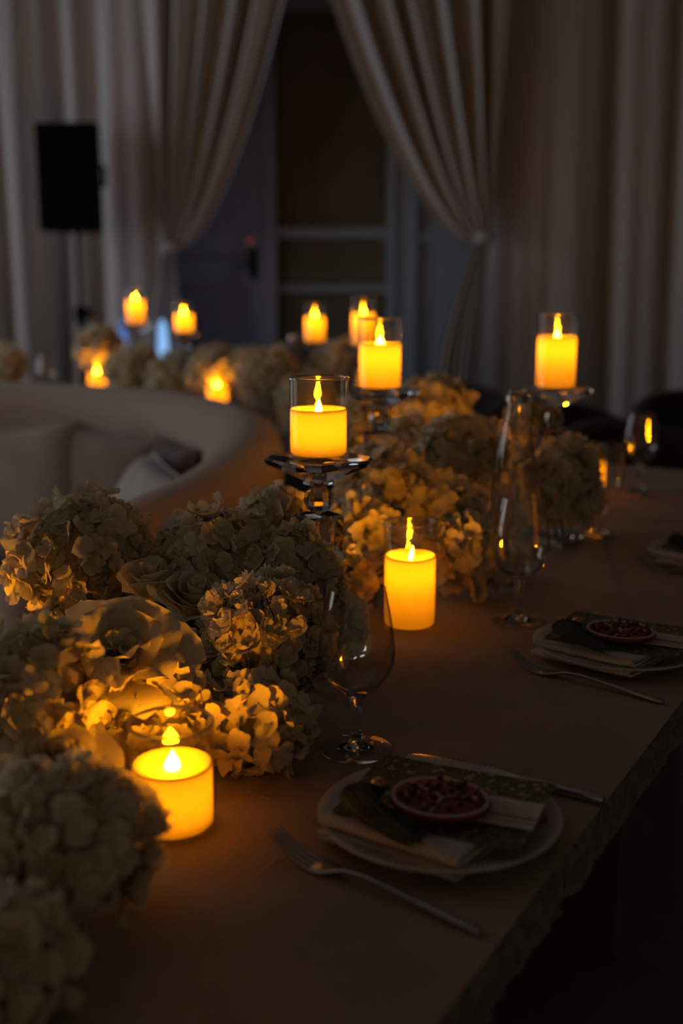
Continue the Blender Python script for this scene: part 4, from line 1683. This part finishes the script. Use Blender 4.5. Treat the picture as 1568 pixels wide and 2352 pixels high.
def open_bloom(x, y, zb, size, label, seed, lean, leaves=(), base=TOP):
    rg = random.Random(seed)
    root = empty('open_bloom', (x, y, base))
    hb = zb - base
    sv, sf = tube([(0.004, 0.0, 0.004), (0.002, 0.0, hb * 0.5), (0, 0, hb + 0.006)], 0.0032, 8)
    obj('stem', mesh('stem', sv, sf, M_STEM, True), root)
    q0 = Vector((lean[0], lean[1], 1)).normalized().to_track_quat('Z', 'Y')
    ms = [bloom_petal(seed * 10 + k, 0.46 + 0.05 * (k % 3), 0.30, 0.05 + 0.03 * (k % 2)) for k in range(4)]
    off = 0.0
    for n_, tilt, ln, r0 in ((6, 14, 1.0, 0.05), (6, 36, 0.92, 0.04), (5, 55, 0.78, 0.03), (5, 72, 0.58, 0.02), (3, 82, 0.42, 0.008)):
        off += 0.35
        for k in range(n_):
            o = bpy.data.objects.new('petal', rg.choice(ms))
            o.parent = root
            az = 2 * PI * k / n_ + off + rg.uniform(-0.15, 0.15)
            q = q0 @ Quaternion((0, 0, 1), az) @ Quaternion((1, 0, 0), R(tilt + rg.uniform(-9, 9)))
            o.rotation_mode = 'QUATERNION'
            o.rotation_quaternion = q
            o.location = Vector((0, 0, hb)) + (q0 @ Quaternion((0, 0, 1), az)) @ Vector((0, r0 * size, 0))
            sc = size * ln * rg.uniform(0.92, 1.08)
            o.scale = (sc, sc, sc)
            COL.objects.link(o)
    for k, (az, zz, sc) in enumerate(leaves):
        a = R(az)
        obj('leaf', LEAVES[k % 2], root, (0.012 * math.cos(a), 0.012 * math.sin(a), hb + zz), (rg.uniform(-0.5, 0.5), R(-12), a), (sc, sc, sc))
    return tag(root, label, 'flower', 'cream roses among the hydrangeas')


hydrangea(-0.331, 1.42, 0.893, (0.086, 0.082, 0.082), 'large hydrangea with broad petals at the upper left of the near flowers', 1, fr=0.0158, leaves=((250, -0.05, 1.0),))
hydrangea(-0.160, 1.39, 0.902, (0.068, 0.066, 0.062), 'hydrangea in the top middle of the near flowers, under the glass rim', 2)
hydrangea(-0.072, 1.36, 0.872, (0.070, 0.066, 0.070), 'hydrangea directly left of the wine glass rim', 3, leaves=((200, -0.03, 0.8),))
hydrangea(-0.090, 1.225, 0.846, (0.070, 0.068, 0.074), 'ruffled white hydrangea left of the wine glass bowl', 4, kind='ruffled', fr=0.0140)
hydrangea(-0.088, 1.115, 0.790, (0.054, 0.058, 0.050), 'low hydrangea on the table right of the closest candle', 5, fr=0.0140)
hydrangea(-0.205, 1.105, 0.800, (0.076, 0.048, 0.052), 'candle-lit hydrangea right behind the closest candle', 6, fr=0.0145, leaves=((190, 0.03, 0.7),))
open_bloom(-0.232, 1.130, 0.852, 0.084, 'large open cream bloom above the closest candle', 7, (0.22, -0.55), leaves=((188, -0.005, 1.0), (215, -0.02, 0.8)))
rose(-0.222, 1.325, 0.868, 0.052, 'small cream rosebud between the upper left hydrangea and the middle ones', 8, lean=(-0.1, -0.2), opening=0.55, n=14, leaves=((320, 0.0, 0.7), (20, 0.02, 0.6)))
rose(-0.176, 1.305, 0.852, 0.058, 'pale yellowish rose below the top middle hydrangea', 9, lean=(0.2, -0.3), opening=0.8, n=18, leaves=((300, -0.02, 0.6),))
hydrangea(-0.290, 1.015, 0.872, (0.062, 0.055, 0.060), 'blurred hydrangea at the left edge above the dark leaf', 10, fr=0.0140)
rose(-0.262, 0.965, 0.800, 0.052, 'blurred cream rose at the left edge beside the closest candle', 11, lean=(0.3, -0.5), opening=1.0, n=16, leaves=((160, 0.0, 0.8),))
hydrangea(-0.222, 0.825, 0.812, (0.072, 0.062, 0.062), 'large blurred hydrangea at the lower left, in front of the closest candle', 12, fr=0.0155)
hydrangea(-0.245, 0.70, 0.790, (0.055, 0.050, 0.048), 'darkest blurred hydrangea in the bottom left corner', 13, fr=0.0150)
hydrangea(-0.096, 1.545, 0.912, (0.046, 0.046, 0.046), 'hydrangea directly left of the crystal column', 14, fr=0.0150)
hydrangea(-0.034, 1.385, 0.818, (0.058, 0.050, 0.056), 'low shaded hydrangea seen through the wine glass rim, before the crystal column', 31, fr=0.0140)
hydrangea(-0.265, 1.23, 0.815, (0.065, 0.060, 0.060), 'shadowed hydrangea under the upper left one', 15, single=False, fr=0.0140)
hydrangea(-0.02, 1.62, 0.805, (0.060, 0.055, 0.055), 'shadowed hydrangea around the foot of the middle crystal stand', 16, single=False, fr=0.0155)
rose(0.040, 1.70, 0.790, 0.060, 'candle-lit cream rose directly left of the tall low candle', 17, lean=(0.2, -0.3), opening=1.0, n=18)
hydrangea(0.028, 1.77, 0.865, (0.050, 0.048, 0.045), 'candle-lit hydrangea above the rose, left of the tall low candle', 18, fr=0.0155)
hydrangea(0.198, 1.74, 0.818, (0.058, 0.055, 0.062), 'hydrangea directly right of the tall low candle', 19, fr=0.0155)
hydrangea(0.175, 1.86, 0.868, (0.056, 0.052, 0.050), 'hydrangea above and behind the tall low candle', 20, fr=0.0155)
hydrangea(0.072, 1.885, 0.905, (0.075, 0.068, 0.068), 'shaded greenish hydrangea right of the middle crystal stand', 21, fr=0.0155, leaves=((280, -0.03, 0.8),))
hydrangea(0.215, 2.06, 0.932, (0.076, 0.070, 0.070), 'blurred hydrangea left of the water bottle neck', 22, fr=0.0155)
hydrangea(0.128, 2.21, 0.940, (0.046, 0.044, 0.040), 'candle-lit blurred hydrangea below the second stand candle', 23, single=False, fr=0.0155)
hydrangea(0.408, 2.065, 0.868, (0.066, 0.060, 0.085), 'blurred hydrangea seen right of the water bottle', 24, fr=0.0155)
hydrangea(0.365, 2.33, 0.880, (0.058, 0.055, 0.055), 'blurred hydrangea seen through the water bottle', 25, single=False, fr=0.0155)
hydrangea(0.372, 2.225, 0.972, (0.046, 0.045, 0.045), 'candle-lit hydrangea around the foot of the right stand candle', 26, single=False, fr=0.0155)
hydrangea(0.205, 2.60, 0.962, (0.082, 0.075, 0.060), 'dark blurred hydrangea to the right of the second stand candle', 27, single=False, fr=0.0155)
hydrangea(0.050, 2.42, 0.930, (0.065, 0.06, 0.075), 'dark blurred hydrangea behind the middle stand candle', 28, single=False, fr=0.0155)
G2 = 'white hydrangeas along the second table'
for i, (x, y, z, r, lab) in enumerate([
        (-1.018, 4.82, 0.955, 0.085, 'brightly lit blossom above the left low candle of the second table'),
        (-0.800, 4.42, 0.885, 0.095, 'dim blossom below the leftmost stand candle'),
        (-0.636, 4.32, 0.868, 0.085, 'dim blossom below the second stand candle from the left'),
        (-0.457, 4.18, 0.905, 0.092, 'brightly lit blossom behind the low candle by the sofa back'),
        (-0.330, 4.10, 0.915, 0.075, 'blossom right of the lit one on the second table'),
        (-0.240, 3.88, 0.905, 0.100, 'large blossom left of the second table bottle'),
        (0.010, 3.92, 0.945, 0.090, 'round blossom in front of the doorway candle stand'),
        (-0.110, 3.62, 0.860, 0.080, 'low blossom just above the right end of the sofa back'),
        (-1.48, 5.02, 0.865, 0.085, 'blossom at the left edge of the photo on the second table')]):
    hydrangea(x, y, z, (r * 1.1, r * 1.05, r), lab, 60 + i, single=False, fr=0.0175, group=G2)
